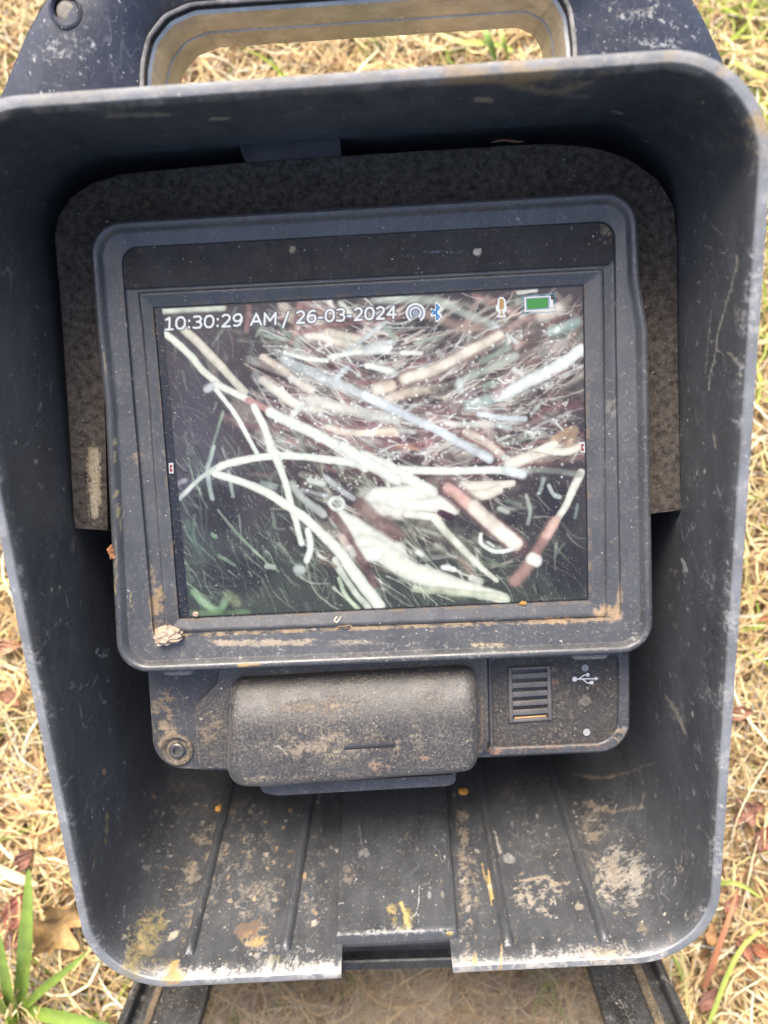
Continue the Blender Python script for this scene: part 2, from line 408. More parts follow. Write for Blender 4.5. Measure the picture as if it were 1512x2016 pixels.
ind = list(np.linspace(.0108, DEP, 118)); rows += [(TH, d) for d in ind]
# make the notch depth an exact row outside and inside
def snap(idx): rows[idx] = (rows[idx][0], nD)
oi = min(range(0, 12), key=lambda i: abs(rows[i][1]-nD)); ii = min(range(len(rows)-118, len(rows)), key=lambda i: abs(rows[i][1]-nD))
snap(oi); snap(ii)
L2 = [hood_loop(o, d) for o, d in rows]; n = len(L2[0])
# notch columns: bottom edge points with nL < x < nR
bx = L2[ii]; bot = [j for j in range(n) if bx[j, 1] < -HH+SLOPE*nD+TH+1e-6]
jl = min(bot, key=lambda j: abs(bx[j, 0]-nL)); jr = min(bot, key=lambda j: abs(bx[j, 0]-nR)); j0, j1 = min(jl, jr), max(jl, jr)
Lc = [R.to(l, -d) for l, (o, d) in zip(L2, rows)]
P = np.concatenate(Lc); FC = []; FR = []
for i in range(len(rows)-1):
    for j in range(n):
        if oi <= i < ii and j0 <= j < j1: continue
        FC.append((i*n+j, i*n+(j+1) % n, (i+1)*n+(j+1) % n, (i+1)*n+j)); FR.append(1 if 10 <= i <= 16 else 0)
for j in range(j0, j1): FC.append((oi*n+j, oi*n+j+1, ii*n+j+1, ii*n+j))
for j in (j0, j1): FC.append([i*n+j for i in range(oi, ii+1)])
last = (len(rows)-1)*n; FC.append(list(range(last, last+n)))
FC.append(list(range(n)))
hp = Paint(P); hp.k = 1.05
dep = -(P-R.o)@R.en
rowid = np.repeat(np.arange(len(rows)), n)
inner = rowid >= 18
lipm = np.where((rowid >= 13) & (rowid <= 18))[0]
def paint_hood(p):
    T = (150, 132, 106); OC = (176, 138, 62)
    # rubbed rim: scuffs, with the rim's grey highlight painted in
    nn = fbm(p.x[lipm], p.y[lipm], 26, 5, 5); p.over(lipm, (165, 168, 170), .5*sstep(.42, .7, nn))
    nn = fbm(p.x[lipm], p.y[lipm], 9, 9, 4); p.over(lipm, (170, 162, 145), .32*sstep(.56, .72, nn))
    m = lipm[(p.y[lipm] < 330)]
    nn = fbm(p.x[m], p.y[m], 60, 31, 4); p.over(m, (170, 130, 60), .6*sstep(.5, .68, nn)*sstep(500, 1000, p.x[m]))
    p.over(m, (120, 112, 98), .5*sstep(.35, .6, fbm(p.x[m], p.y[m], 40, 77, 4)))
    # bottom lip scuffs
    for x in range(340, 670, 40): p.dust(x, 1912-(x-340)*.02, 50, 26, (205, 200, 188), .72, .49, 9, seed=x)
    for x in range(905, 1340, 40): p.dust(x, 1905-(x-905)*.05, 50, 24, (195, 188, 172), .66, .50, 9, seed=x)
    p.dust(560, 1880, 130, 40, (165, 165, 160), .5, .5, 12); p.dust(1180, 1870, 160, 40, (165, 160, 150), .45, .52, 12)
    # olive-yellow smear, ochre patch, flakes in the lower left corner
    for q in ((302, 1812, 36, 26, -20), (285, 1850, 30, 40, 20), (268, 1890, 26, 40, 22), (255, 1918, 22, 22, 0)):
        p.dust(q[0], q[1], q[2]*1.5, q[3]*1.5, (128, 112, 50), .8, .40, 13, ang=q[4], seed=2, wid=.3)
        p.dust(q[0], q[1], q[2]*1.1, q[3]*1.4, (196, 172, 96), .55, .52, 5, ang=110, seed=8, streak=3)
    p.blob(345, 1912, 22, 22, (196, 150, 66), .95, rough=.7); p.blob(330, 1930, 16, 10, OC, .8)
    p.blob(342, 1842, 15, 9, (178, 168, 142), .95, ang=-35); p.blob(368, 1872, 7, 6, (196, 160, 90), .95)
    p.dust(320, 1905, 40, 30, (105, 95, 50), .7, .45, 10)
    # dust fields on the floor
    p.dust(395, 1720, 62, 190, T, .75, .47, 16, ang=14); p.dust(330, 1700, 90, 120, T, .35, .52, 11)
    p.dust(500, 1740, 90, 190, (140, 128, 110), .6, .5, 15, ang=8); p.dust(615, 1720, 55, 190, (140, 128, 110), .6, .5, 13)
    p.dust(360, 1570, 90, 60, (130, 105, 84), .7, .53, 14); p.dust(480, 1600, 60, 60, T, .6, .52, 12)
    p.blob(488, 1828, 40, 16, (112, 84, 62), .85, ang=-18, rough=.8); p.dust(500, 1850, 40, 22, (190, 150, 74), .9, .5, 8); p.dust(540, 1895, 40, 22, (120, 112, 50), .8, .48, 9)
    for y in range(1600, 1910, 30): p.dust(905+(y-1560)*.045, y, 18, 34, (150, 134, 112), .62, .48, 10, seed=y)
    p.dust(925, 1720, 30, 190, (150, 130, 104), .6, .46, 12, ang=-8)
    p.line([(948, 1700), (960, 1740), (968, 1780)], 7, (170, 140, 60), .9); p.line([(958, 1705), (972, 1770)], 4, (205, 165, 80), .9)
    p.line([(985, 1830), (990, 1850)], 4, (196, 150, 60), .9); p.blob(935, 1890, 8, 16, (180, 150, 70), .8); p.line([(990, 1850), (985, 1910)], 10, (170, 140, 62), .7, rough=1)
    p.line([(960, 1625), (975, 1640), (985, 1680)], 9, (165, 158, 142), .8); p.blob(1003, 1690, 20, 11, (128, 130, 128), .85, ang=30)
    p.dust(1060, 1765, 80, 60, (165, 152, 132), .85, .48, 9); p.line([(1020, 1735), (1075, 1725), (1090, 1740), (1120, 1738)], 8, (158, 140, 112), .8, rough=.8)
    p.dust(1050, 1640, 80, 100, (110, 108, 104), .6, .55, 10); p.blob(1140, 1784, 12, 9, (150, 138, 116), .8)
    p.dust(1215, 1740, 95, 70, (170, 160, 142), .85, .46, 8); p.dust(1230, 1700, 80, 110, (150, 142, 130), .6, .5, 10)
    p.dust(1180, 1660, 50, 150, T, .6, .48, 12, ang=-20); p.line([(1130, 1525), (1190, 1532), (1240, 1520), (1290, 1500)], 9, (130, 112, 92), .8, rough=.8)
    p.line([(1150, 1580), (1205, 1598), (1262, 1588)], 10, (140, 118, 98), .85, rough=.9); p.line([(1262, 1588), (1268, 1560), (1262, 1525)], 4, (140, 130, 110), .7)
    p.blob(1268, 1827, 15, 14, (120, 104, 78), .85, rough=.7); p.blob(1250, 1715, 14, 22, (150, 142, 126), .7); p.line([(1255, 1740), (1248, 1800)], 7, (130, 128, 120), .7)
    p.blob(1290, 1846, 9, 7, (130, 120, 100), .7); p.dust(1195, 1880, 60, 30, (170, 150, 110), .7, .46, 8); p.line([(1215, 1868), (1240, 1835)], 4, (120, 118, 110), .6)
    p.dust(1335, 1690, 60, 60, (120, 120, 120), .4, .52, 12)
    p.blob(1170, 1645, 12, 12, (130, 112, 88), .8); p.blob(290, 1708, 8, 8, (140, 136, 128), .7); p.blob(600, 1724, 7, 6, (200, 150, 80), .9); p.blob(620, 1818, 8, 9, (190, 176, 150), .7)
    for x, y in ((1035, 1540), (1080, 1545), (1010, 1560)): p.dust(x, y, 40, 30, (120, 104, 86), .7, .5, 10)
    # top inside wall
    for x in range(215, 335, 14): p.blob(x, 229-(x-215)*.03, 13, 5, (150, 138, 108), .75, rough=.9)
    p.dust(240, 215, 120, 26, (120, 112, 95), .6, .5, 12, streak=3); p.blob(432, 233, 24, 5, (150, 140, 112), .8, rough=.6); p.blob(950, 197, 22, 7, (160, 145, 115), .85, rough=.8)
    p.dust(1090, 165, 170, 34, (150, 132, 88), .85, .48, 18, streak=3); p.dust(1000, 150, 260, 26, (170, 130, 66), .7, .5, 20, streak=3); p.blob(1218, 222, 17, 4, (150, 146, 130), .8, ang=12)
    p.dust(700, 215, 300, 40, (95, 86, 70), .55, .52, 14, streak=3); p.dust(1130, 190, 60, 10, (130, 116, 86), .7, .48, 9, streak=3)
    p.dust(1470, 260, 60, 160, (160, 130, 62), .6, .55, 14, ang=70); p.dust(30, 220, 60, 30, (140, 130, 110), .6, .5, 10)
    # right wall drips
    p.line([(1450, 505), (1452, 518)], 8, (170, 158, 130), .8); p.line([(1452, 520), (1432, 590), (1412, 660), (1410, 690), (1398, 740), (1395, 770)], 6, (150, 142, 124), .85, taper=False)
    p.line([(1412, 690), (1425, 698), (1440, 695), (1447, 715), (1457, 742)], 6, (160, 148, 126), .85); p.line([(1400, 610), (1393, 690), (1388, 740)], 4, (140, 136, 126), .7)
    p.line([(1446, 600), (1450, 635)], 8, (140, 130, 112), .6); p.line([(1405, 855), (1408, 880)], 6, (160, 142, 118), .8); p.blob(1387, 927, 4, 7, (178, 166, 146), .9); p.blob(1372, 933, 3, 8, (160, 150, 130), .8)
    p.dust(1410, 1110, 30, 70, (110, 118, 128), .6, .42, 30); p.dust(1398, 1150, 24, 24, (125, 130, 136), .6, .45, 8)
    p.line([(1343, 1100), (1350, 1125)], 11, (175, 172, 160), .85, rough=.9); p.blob(1328, 1128, 4, 14, (130, 114, 90), .8, ang=10); p.blob(1318, 1193, 3, 8, (150, 140, 118), .8)
    p.line([(1310, 1370), (1322, 1385), (1335, 1410), (1350, 1445)], 8, (150, 136, 110), .8, rough=.9); p.dust(1335, 1400, 26, 34, (150, 136, 112), .8, .46, 7)
    p.blob(1364, 1408, 4, 11, (160, 152, 136), .8, ang=-8); p.dust(1390, 1365, 26, 22, (150, 142, 126), .8, .45, 8); p.blob(1319, 1330, 2.4, 4, (225, 222, 210), .95)
    p.line([(1322, 1320), (1300, 1335), (1290, 1430)], 4, (120, 124, 128), .5)
    # left wall
    p.blob(205, 1520, 6, 9, (168, 118, 78), .95, rough=.1); p.blob(143, 1075, 7, 24, (95, 80, 70), .8, rough=.2); p.blob(88, 950, 24, 90, (64, 54, 48), .55, rough=.3)
    p.line([(125, 1565), (132, 1535)], 3, (170, 158, 130), .7); p.line([(128, 1230), (142, 1222)], 4, (160, 150, 130), .7); p.dust(85, 1250, 30, 34, (140, 140, 136), .7, .52, 6)
    p.dust(200, 1285, 30, 16, (190, 190, 186), .8, .52, 5); p.dust(148, 1352, 26, 14, (150, 150, 146), .7, .46, 6); p.line([(212, 1600), (208, 1660)], 8, (140, 130, 58), .7, rough=1); p.line([(188, 1690), (180, 1720)], 4, (180, 160, 70), .8)
    for q in ((77, 805), (31, 870), (98, 885), (52, 970), (118, 1157), (102, 1160)): p.blob(q[0], q[1], 3, 6, (165, 150, 122), .85)
    g = np.random.default_rng(11)
    for i in range(70):       # hair scratches
        x = g.uniform(40, 240); y = g.uniform(1000, 1750); a = g.uniform(-.9, .3); l = g.uniform(8, 50)
        p.line([(x, y), (x+l*math.sin(a)*.5, y+l*.4), (x+l*math.sin(a), y+l*math.cos(a))], 4.6, (120, 122, 120), g.uniform(.3, .7), rough=.8)
    for i in range(90):
        x = g.uniform(1330, 1450); y = g.uniform(420, 1700); a = g.normal(0, .5); l = g.uniform(6, 45)
        p.line([(x, y), (x+l*math.sin(a)*.6, y+l*.5), (x+l*math.sin(a), y+l*math.cos(a))], 4.6, (122, 126, 130), g.uniform(.25, .65), rough=.8)
    p.specks(230, (20, 600, 260, 1800), (150, 146, 132), (2.2, 5.), seed=2)
    p.specks(230, (1290, 480, 1440, 1800), (150, 148, 140), (2.2, 5.), seed=3)
    p.specks(420, (230, 1560, 1380, 1890), (165, 158, 145), (2.2, 5.), seed=4)
    p.specks(80, (240, 1560, 640, 1880), (175, 140, 86), (2, 6), seed=14)
    p.specks(40, (930, 1560, 1380, 1880), (150, 128, 100), (3, 8), (.3, .6), seed=15)
    p.specks(90, (100, 170, 1450, 330), (120, 112, 96), (1.5, 4), (.2, .6), seed=5, ang=0)
paint_hood(hp)
hp.c[~inner & ~np.isin(np.arange(len(P)), lipm)] *= np.array([1, 1, 1, .3])
hood = obj('hood', P, FC, M['hood'], dev, stain=hp.c)
hood.data.materials.append(M['lip']); FR += [0]*(len(FC)-len(FR)); hood.data.polygons.foreach_set('material_index', FR)

# ribs and raised panel on the hood's floor -----------------------------
def floor_rib(a, b, w, h):
    (x0, d0), (x1, d1) = floor_hit(np.array([a[0], b[0]], float), np.array([a[1], b[1]], float))
    k = (x1-x0)/(d1-d0); d2 = DEP-.004; x2 = x0+k*(d2-d0)
    loops = []
    for t, s in [(0, .05), (.004, .55), (.012, .85), (.03, 1), (.06, 1)]+[(q, 1) for q in np.linspace(.12, 1, 24)]:
        d = d0+(d2-d0)*t; x = x0+(x2-x0)*t
        loops.append(np.array([floor_pt(x+math.cos(q)*w*.5*(.6+.4*s), d, math.sin(q)*h*s-.0006) for q in np.linspace(0, math.pi, 9)]))
    P, F_ = loft(loops, True, True, closed=False)
    p = Paint(P); p.specks(30, (min(a[0], b[0])-12, b[1], max(a[0], b[0])+12, a[1]), (130, 126, 118), (1.5, 3.5), seed=int(a[0]))
    p.blob(a[0], a[1]-5, 8, 5, (170, 172, 172), .6)
    p.dust((a[0]+b[0])/2, (a[1]+b[1])/2, 200, 200, (140, 130, 112), .4, .55, 10, seed=int(a[0]))
    return obj('rib', P, F_, M['hood'], hood, stain=p.c)
for a, b in (((371, 1884), (455, 1545)), ((561, 1876), (612, 1570)), ((1001, 1868), (941, 1520)), ((1193, 1860), (1084, 1510))):
    floor_rib(a, b, .0048, .0038)
def floor_panel():
    up = .0048
    xa = floor_hit(661, 1846, up)[0]; xb = floor_hit(901, 1838, up)[0]; da = nD-.0022
    xa2 = floor_hit(676, 1565, up)[0]; xb2 = floor_hit(878, 1548, up)[0]; db = float(floor_hit(676, 1565, up)[1])
    loops = []; prof = [(0, -.0004), (.0001, up-.0012), (.0005, up-.0003), (.0013, up)]
    nd, nx = 110, 90
    fr_ = [(da+.0002, -.0004), (da, up-.0016), (da+.0004, up-.0004), (da+.0014, up)]
    ds = [(d, u) for d, u in fr_]+[(d, up) for d in np.linspace(da+.002, DEP-.002, nd)]
    for d, u in ds:
        t = (d-da)/(db-da); l = xa+(xa2-xa)*t; r = xb+(xb2-xb)*t; row = []
        for o, uu in prof: row.append(floor_pt(l+o, d, min(uu, u)))
        for x in np.linspace(l+.0025, r-.0025, nx): row.append(floor_pt(x, d, u))
        for o, uu in prof[::-1]: row.append(floor_pt(r-o, d, min(uu, u)))
        loops.append(np.array(row))
    P, F_ = loft(loops, False, False, closed=False)
    p = Paint(P)
    p.dust(790, 1805, 36, 40, (132, 118, 48), .9, .45, 12); p.line([(790, 1780), (800, 1805), (806, 1828)], 11, (205, 165, 82), .95, rough=1); p.dust(770, 1790, 20, 20, (190, 160, 80), .7, .5, 7)
    p.dust(686, 1722, 24, 30, (120, 106, 90), .85, .42, 9); p.dust(790, 1648, 30, 14, (120, 108, 94), .7, .46, 7)
    p.line([(706, 1622), (710, 1650), (714, 1668)], 4, (130, 132, 132), .8); p.blob(717, 1675, 10, 13, (118, 118, 116), .85, rough=.8); p.blob(720, 1657, 3, 4, (140, 140, 138), .8)
    p.line([(826, 1742), (825, 1760), (824, 1780), (818, 1800), (806, 1810)], 3.4, (160, 168, 172), .85); p.line([(822, 1790), (825, 1815)], 3, (150, 178, 186), .7); p.blob(845, 1762, 5, 9, (150, 152, 150), .7); p.blob(812, 1756, 3, 3, (190, 188, 180), .9)
    p.blob(875, 1687, 2, 4, (210, 208, 200), .9); p.blob(871, 1760, 4, 12, (120, 116, 104), .8); p.blob(868, 1735, 3, 6, (140, 120, 90), .8); p.blob(670, 1778, 6, 4, (190, 190, 188), .8); p.blob(668, 1808, 6, 5, (150, 152, 154), .7)
    p.dust(775, 1832, 130, 16, (170, 165, 150), .6, .5, 8); p.line([(665, 1840), (780, 1836), (895, 1832)], 9, (150, 156, 160), .65, rough=1.2); p.blob(886, 1838, 9, 4, (205, 170, 70), .95); p.line([(676, 1560), (661, 1840)], 4, (110, 112, 112), .6)
    p.line([(760, 1740), (780, 1755)], 2.5, (140, 142, 140), .6); p.specks(160, (665, 1570, 900, 1835), (150, 150, 148), (1.1, 2.8), (.3, .7), seed=21)
    p.dust(850, 1580, 60, 30, (100, 92, 80), .6, .5, 8)
    obj('floor_panel', P, F_, M['hood'], hood, stain=p.c)
floor_panel()

# handle: an arch behind the rim's top edge -------------------------------
HD0, HD1 = .052, .092            # depth of its front and back face behind the rim
def handle():
    out = [(-60, 300), (-14, 212), (22, 128), (50, 62), (88, -4), (190, -120), (340, -190), (700, -230), (1080, -240), (1250, -180), (1345, -40), (1392, 40), (1424, 108), (1470, 230), (1480, 300)]
    hole = [(282, 300), (284, 130), (296, 76), (328, 34), (378, 12), (700, -10), (1060, -34), (1100, -14), (1120, 22), (1128, 90), (1134, 300)]
    ox = R.hit(np.array([p[0] for p in out], float), np.array([p[1] for p in out], float), -HD0)
    hx = R.hit(np.array([p[0] for p in hole], float), np.array([p[1] for p in hole], float), -HD0)
    ybase = HH+.0004            # sits on the hood's outer top wall
    def smooth_open(V, n):
        V = np.array(V); s = np.r_[0, np.cumsum(np.linalg.norm(np.diff(V, axis=0), axis=1))]; t = np.linspace(0, s[-1], n)
        q = np.stack([np.interp(t, s, V[:, k]) for k in (0, 1)], -1)
        for _ in range(3): q[1:-1] = (q[:-2]+2*q[1:-1]+q[2:])/4
        return q
    def clip(V):
        V = V.copy(); V[:, 1] = np.maximum(V[:, 1], ybase); return V
    nn = 220
    o2 = clip(smooth_open(ox, nn)); h2 = clip(smooth_open(hx, nn))
    # cross-section rows from hole edge to outer edge over the front face, then back
    def nrm(V):
        t = np.gradient(V, axis=0); t /= np.linalg.norm(t, axis=1)[:, None]+1e-9; return np.stack([-t[:, 1], t[:, 0]], -1)
    no, nh = nrm(o2), nrm(h2)     # point outward (left of travel) for clockwise travel
    loops = []
    for z, off in ((-HD1, 0.), (-HD1+.004, .0)): loops.append(R.to(h2, z))
    loops += [R.to(h2, -HD0-.003), R.to(h2+nh*.0006, -HD0-.0012), R.to(h2+nh*.002, -HD0)]
    for t in np.linspace(.03, .97, 46): 
        q = h2*(1-t)+o2*t; bulge = .006*math.sin(math.pi*t)**.8
        loops.append(R.to(q, -HD0+bulge))
    loops += [R.to(o2, -HD0-.002), R.to(o2+no*.0015, -HD0-.008), R.to(o2+no*.0015, -HD1+.006), R.to(o2, -HD1)]
    loops.append(R.to(h2, -HD1))
    P, F_ = loft(loops, False, False, closed=False)
    p = Paint(P)
    p.dust(150, 90, 120, 70, (150, 156, 160), .5, .55, 16); p.dust(90, 110, 60, 40, (150, 152, 150), .6, .55, 8); p.specks(120, (20, 10, 280, 160), (180, 182, 182), (1, 2.6), (.3, .8), seed=31)
    p.dust(1260, 20, 110, 34, (165, 165, 155), .7, .5, 12); p.dust(1290, 85, 90, 24, (170, 175, 178), .7, .5, 10); p.specks(110, (1130, 0, 1420, 120), (165, 166, 164), (1, 3), (.3, .8), seed=32); p.dust(1345, 60, 60, 20, (185, 190, 192), .6, .5, 8, ang=30)
    p.line([(214, 95), (222, 125), (226, 150)], 3, (140, 142, 145), .6)
    h = obj('carry_handle', P, F_, M['shell'], dev, stain=p.c)
    # sleeve lining the hole, with a seam
    def ring(name, da, db, inn, m):
        q = h2-nh*inn
        q[0, 1] = q[-1, 1] = ybase
        q2 = h2+nh*.0004
        P, F_ = loft([R.to(q2, -da), R.to(q, -da-.0005), R.to(q, -db+.0005), R.to(q2, -db)], closed=False)
        obj(name, P, F_, m, h)
    ring('grip_lining', HD0+.004, HD0+.0225, .0012, M['sleeve']); ring('grip_lining', HD0+.0229, HD1+.0005, .0014, M['sleeve'])
    # worn bead round the hole's front edge
    loops = []
    for a in np.linspace(0, 2*math.pi, 9)[:-1]:
        loops.append(R.to(h2+nh*(.0006+.0009*math.cos(a)), -HD0+.0002+.0009*math.sin(a)))
    P, F_ = loft(loops+[loops[0]], closed=False); obj('edge_bead', P, F_, M['worn'], h)
    # recessed screw at the left shoulder
    c = R.hit(133., 24., -HD0+.004)
    a = np.linspace(0, 2*math.pi, 33)[:-1]; cc = np.stack([np.cos(a), np.sin(a)], -1)
    zf = -HD0+.0062
    P, F_ = loft([R.to(c+cc*.0058, zf-.005), R.to(c+cc*.0056, zf), R.to(c+cc*.0048, zf+.0002), R.to(c+cc*.0040, zf-.0006), R.to(c+cc*.0038, zf-.004)])
    obj('screw_collar', P, F_, M['shell'], h, stain=np.zeros((len(P), 4)))
    sc = loft([R.to(c+cc*.0037, zf-.004), R.to(c+cc*.0034, zf-.0014), R.to(c+cc*.0026, zf-.0009), R.to(c+cc*.0008, zf-.0010)], False, True)
    obj('screw', sc[0], sc[1], M['rivet'], h)
handle()

# body under the hood, resting on the ground -----------------------------
def case_body():
    bl = [R.to(np.array([x*HW*.92, y]), -DEP-.0005) for x, y in ((-1, -HH+.02), (1, -HH+.02), (1, HH-.006), (-1, HH-.006))]
    B = W(np.array(bl)); lo = B.copy(); lo[:, 2] = .004
    top = B
    P = np.concatenate([lo, (lo*.5+top*.5), top]); 
    F_ = [(i+k*4, (i+1) % 4+k*4, (i+1) % 4+4+k*4, i+4+k*4) for k in range(2) for i in range(4)]+[(3, 2, 1, 0), (8, 9, 10, 11)]
    obj('case_body', P, F_, M['body'], dev, space='world', smooth=False)
case_body()

# lid folded down below the hood -----------------------------------------
def lid():
    z1, y1, z0, y0 = .345, 2016., .366, 1940.
    p1 = np.array([0, (CY-y1)/F*z1, z1]); p0 = np.array([0, (CY-y0)/F*z0, z0]); up = p0-p1; up /= np.linalg.norm(up)
    ex = np.array([.998, .035, -.01]); away = np.cross(ex, up)
    if away[2] < 0: away = -away
    LF = Frame(p1, ex, away)
    h = lambda x, y, z=0.: LF.hit(float(x), float(y), z)
    lo = LF.hit(244., 2016.); li = LF.hit(392., 2016.); ro = LF.hit(1345., 2016.); ri = LF.hit(1195., 2016.)
    ytop = LF.hit(780., 1835.)[1]; ybar = LF.hit(780., 1893.)[1]; ybot = -.075
    fl = .004
    g = bpy.data.objects.new('lid', None); COL.objects.link(g); g.parent = dev; g.empty_display_size = .02
    def slab(name, x0, x1, y0, y1, za, zb, m, rad=.001, steps=24):
        V = np.array([(x0, y0), (x1, y0), (x1, y1), (x0, y1)]); b = .0006
        out, k, L = rpoly(V, rad, 4, sub=.004); q = subdiv(out, k, L)
        qi = subdiv(rpoly(inset(V, b), max(rad-b, 1e-4), 4), k, L); qm = subdiv(rpoly(inset(V, min(x1-x0, y1-y0)*.3), 1e-4, 4), k, L)
        P, F_ = loft([LF.to(q, za), LF.to(q, zb-b), LF.to(qi, zb), LF.to(qm, zb)], True, True)
        p = Paint(P); p.specks(60, (240, 1930, 420, 2016), (150, 148, 140), (1.5, 4), seed=41); p.specks(60, (1175, 1920, 1330, 2016), (165, 160, 148), (2, 5), seed=42)
        p.line([(1232, 1930), (1240, 1950), (1248, 1970)], 7, (170, 165, 150), .8); p.blob(1248, 1982, 13, 10, (160, 152, 138), .8); p.line([(1255, 1990), (1262, 2016)], 8, (150, 145, 132), .7)
        return obj(name, P, F_, m, g, stain=p.c)
    slab('side_rail', lo[0]+.0015, li[0], ybot, ytop, -.004, .0, M['lid']); slab('side_rail', ri[0], ro[0]-.0015, ybot, ytop, -.004, .0, M['lid'])
    slab('rail_flange', lo[0]-.001, lo[0]+.003, ybot, ytop, -.008, .006, M['lid']); slab('rail_flange', ro[0]-.003, ro[0]+.001, ybot, ytop, -.008, .006, M['lid'])
    dirt = mat('packed_dirt', (82, 72, 58), .9, True, .5, bump=.8, bsc=900, mott=.35, msc=150)
    slab('dirt_channel', lo[0]+.009, lo[0]+.0125, ybot, ytop-.004, .0002, .0014, dirt); slab('dirt_channel', ro[0]-.0125, ro[0]-.008, ybot, ytop-.004, .0002, .0014, dirt)
    slab('cross_bar', li[0]+.0004, ri[0]-.0004, ybar, ytop, -.0042, .0008, M['lid'])
    yb2 = LF.hit(780., 1868.)[1]; slab('hinge_rod', li[0]+.02, ri[0]-.02, yb2-.002, yb2+.002, .0009, .0042, M['unit'], rad=.0018)
    # clear dirty pane
    m = bpy.data.materials.new('dirty_clear_sheet'); m.use_nodes = True; N = m.node_tree.nodes; L = m.node_tree.links
    N.remove(N['Principled BSDF']); out = N['Material Output']
    tc = N.new('ShaderNodeTexCoord'); n1 = N.new('ShaderNodeTexNoise'); n1.inputs['Scale'].default_value = 120; n1.inputs['Detail'].default_value = 8; n1.inputs['Roughness'].default_value = .65
    n2 = N.new('ShaderNodeTexNoise'); n2.inputs['Scale'].default_value = 900; n2.inputs['Detail'].default_value = 3
    L.new(tc.outputs['Object'], n1.inputs['Vector']); L.new(tc.outputs['Object'], n2.inputs['Vector'])
    mr = N.new('ShaderNodeMapRange'); mr.inputs['From Min'].default_value = .35; mr.inputs['From Max'].default_value = .7; mr.inputs['To Min'].default_value = .10; mr.inputs['To Max'].default_value = .46; L.new(n1.outputs[0], mr.inputs[0])
    mr2 = N.new('ShaderNodeMapRange'); mr2.inputs['From Min'].default_value = .66; mr2.inputs['From Max'].default_value = .74; mr2.inputs['To Max'].default_value = .5; L.new(n2.outputs[0], mr2.inputs[0])
    ad = N.new('ShaderNodeMath'); ad.operation = 'ADD'; ad.use_clamp = True; L.new(mr.outputs[0], ad.inputs[0]); L.new(mr2.outputs[0], ad.inputs[1])
    tr = N.new('ShaderNodeBsdfTransparent'); tr.inputs[0].default_value = (.86, .83, .79, 1)
    df = N.new('ShaderNodeBsdfDiffuse'); df.inputs[0].default_value = (.19, .165, .14, 1)
    gl = N.new('ShaderNodeBsdfGlossy'); gl.inputs['Roughness'].default_value = .15
    m1 = N.new('ShaderNodeMixShader'); L.new(ad.outputs[0], m1.inputs[0]); L.new(tr.outputs[0], m1.inputs[1]); L.new(df.outputs[0], m1.inputs[2])
    m2 = N.new('ShaderNodeMixShader'); m2.inputs[0].default_value = .03; L.new(m1.outputs[0], m2.inputs[1]); L.new(gl.outputs[0], m2.inputs[2]); L.new(m2.outputs[0], out.inputs[0])
    V = np.array([(li[0]-.003, ybot), (ri[0]+.003, ybot), (ri[0]+.003, ybar+.001), (li[0]-.003, ybar+.001)])
    P, F_ = loft([LF.to(V, -.0062), LF.to(V, -.0044)], True, True); obj('clear_pane', P, F_, m, g, smooth=False)
lid()

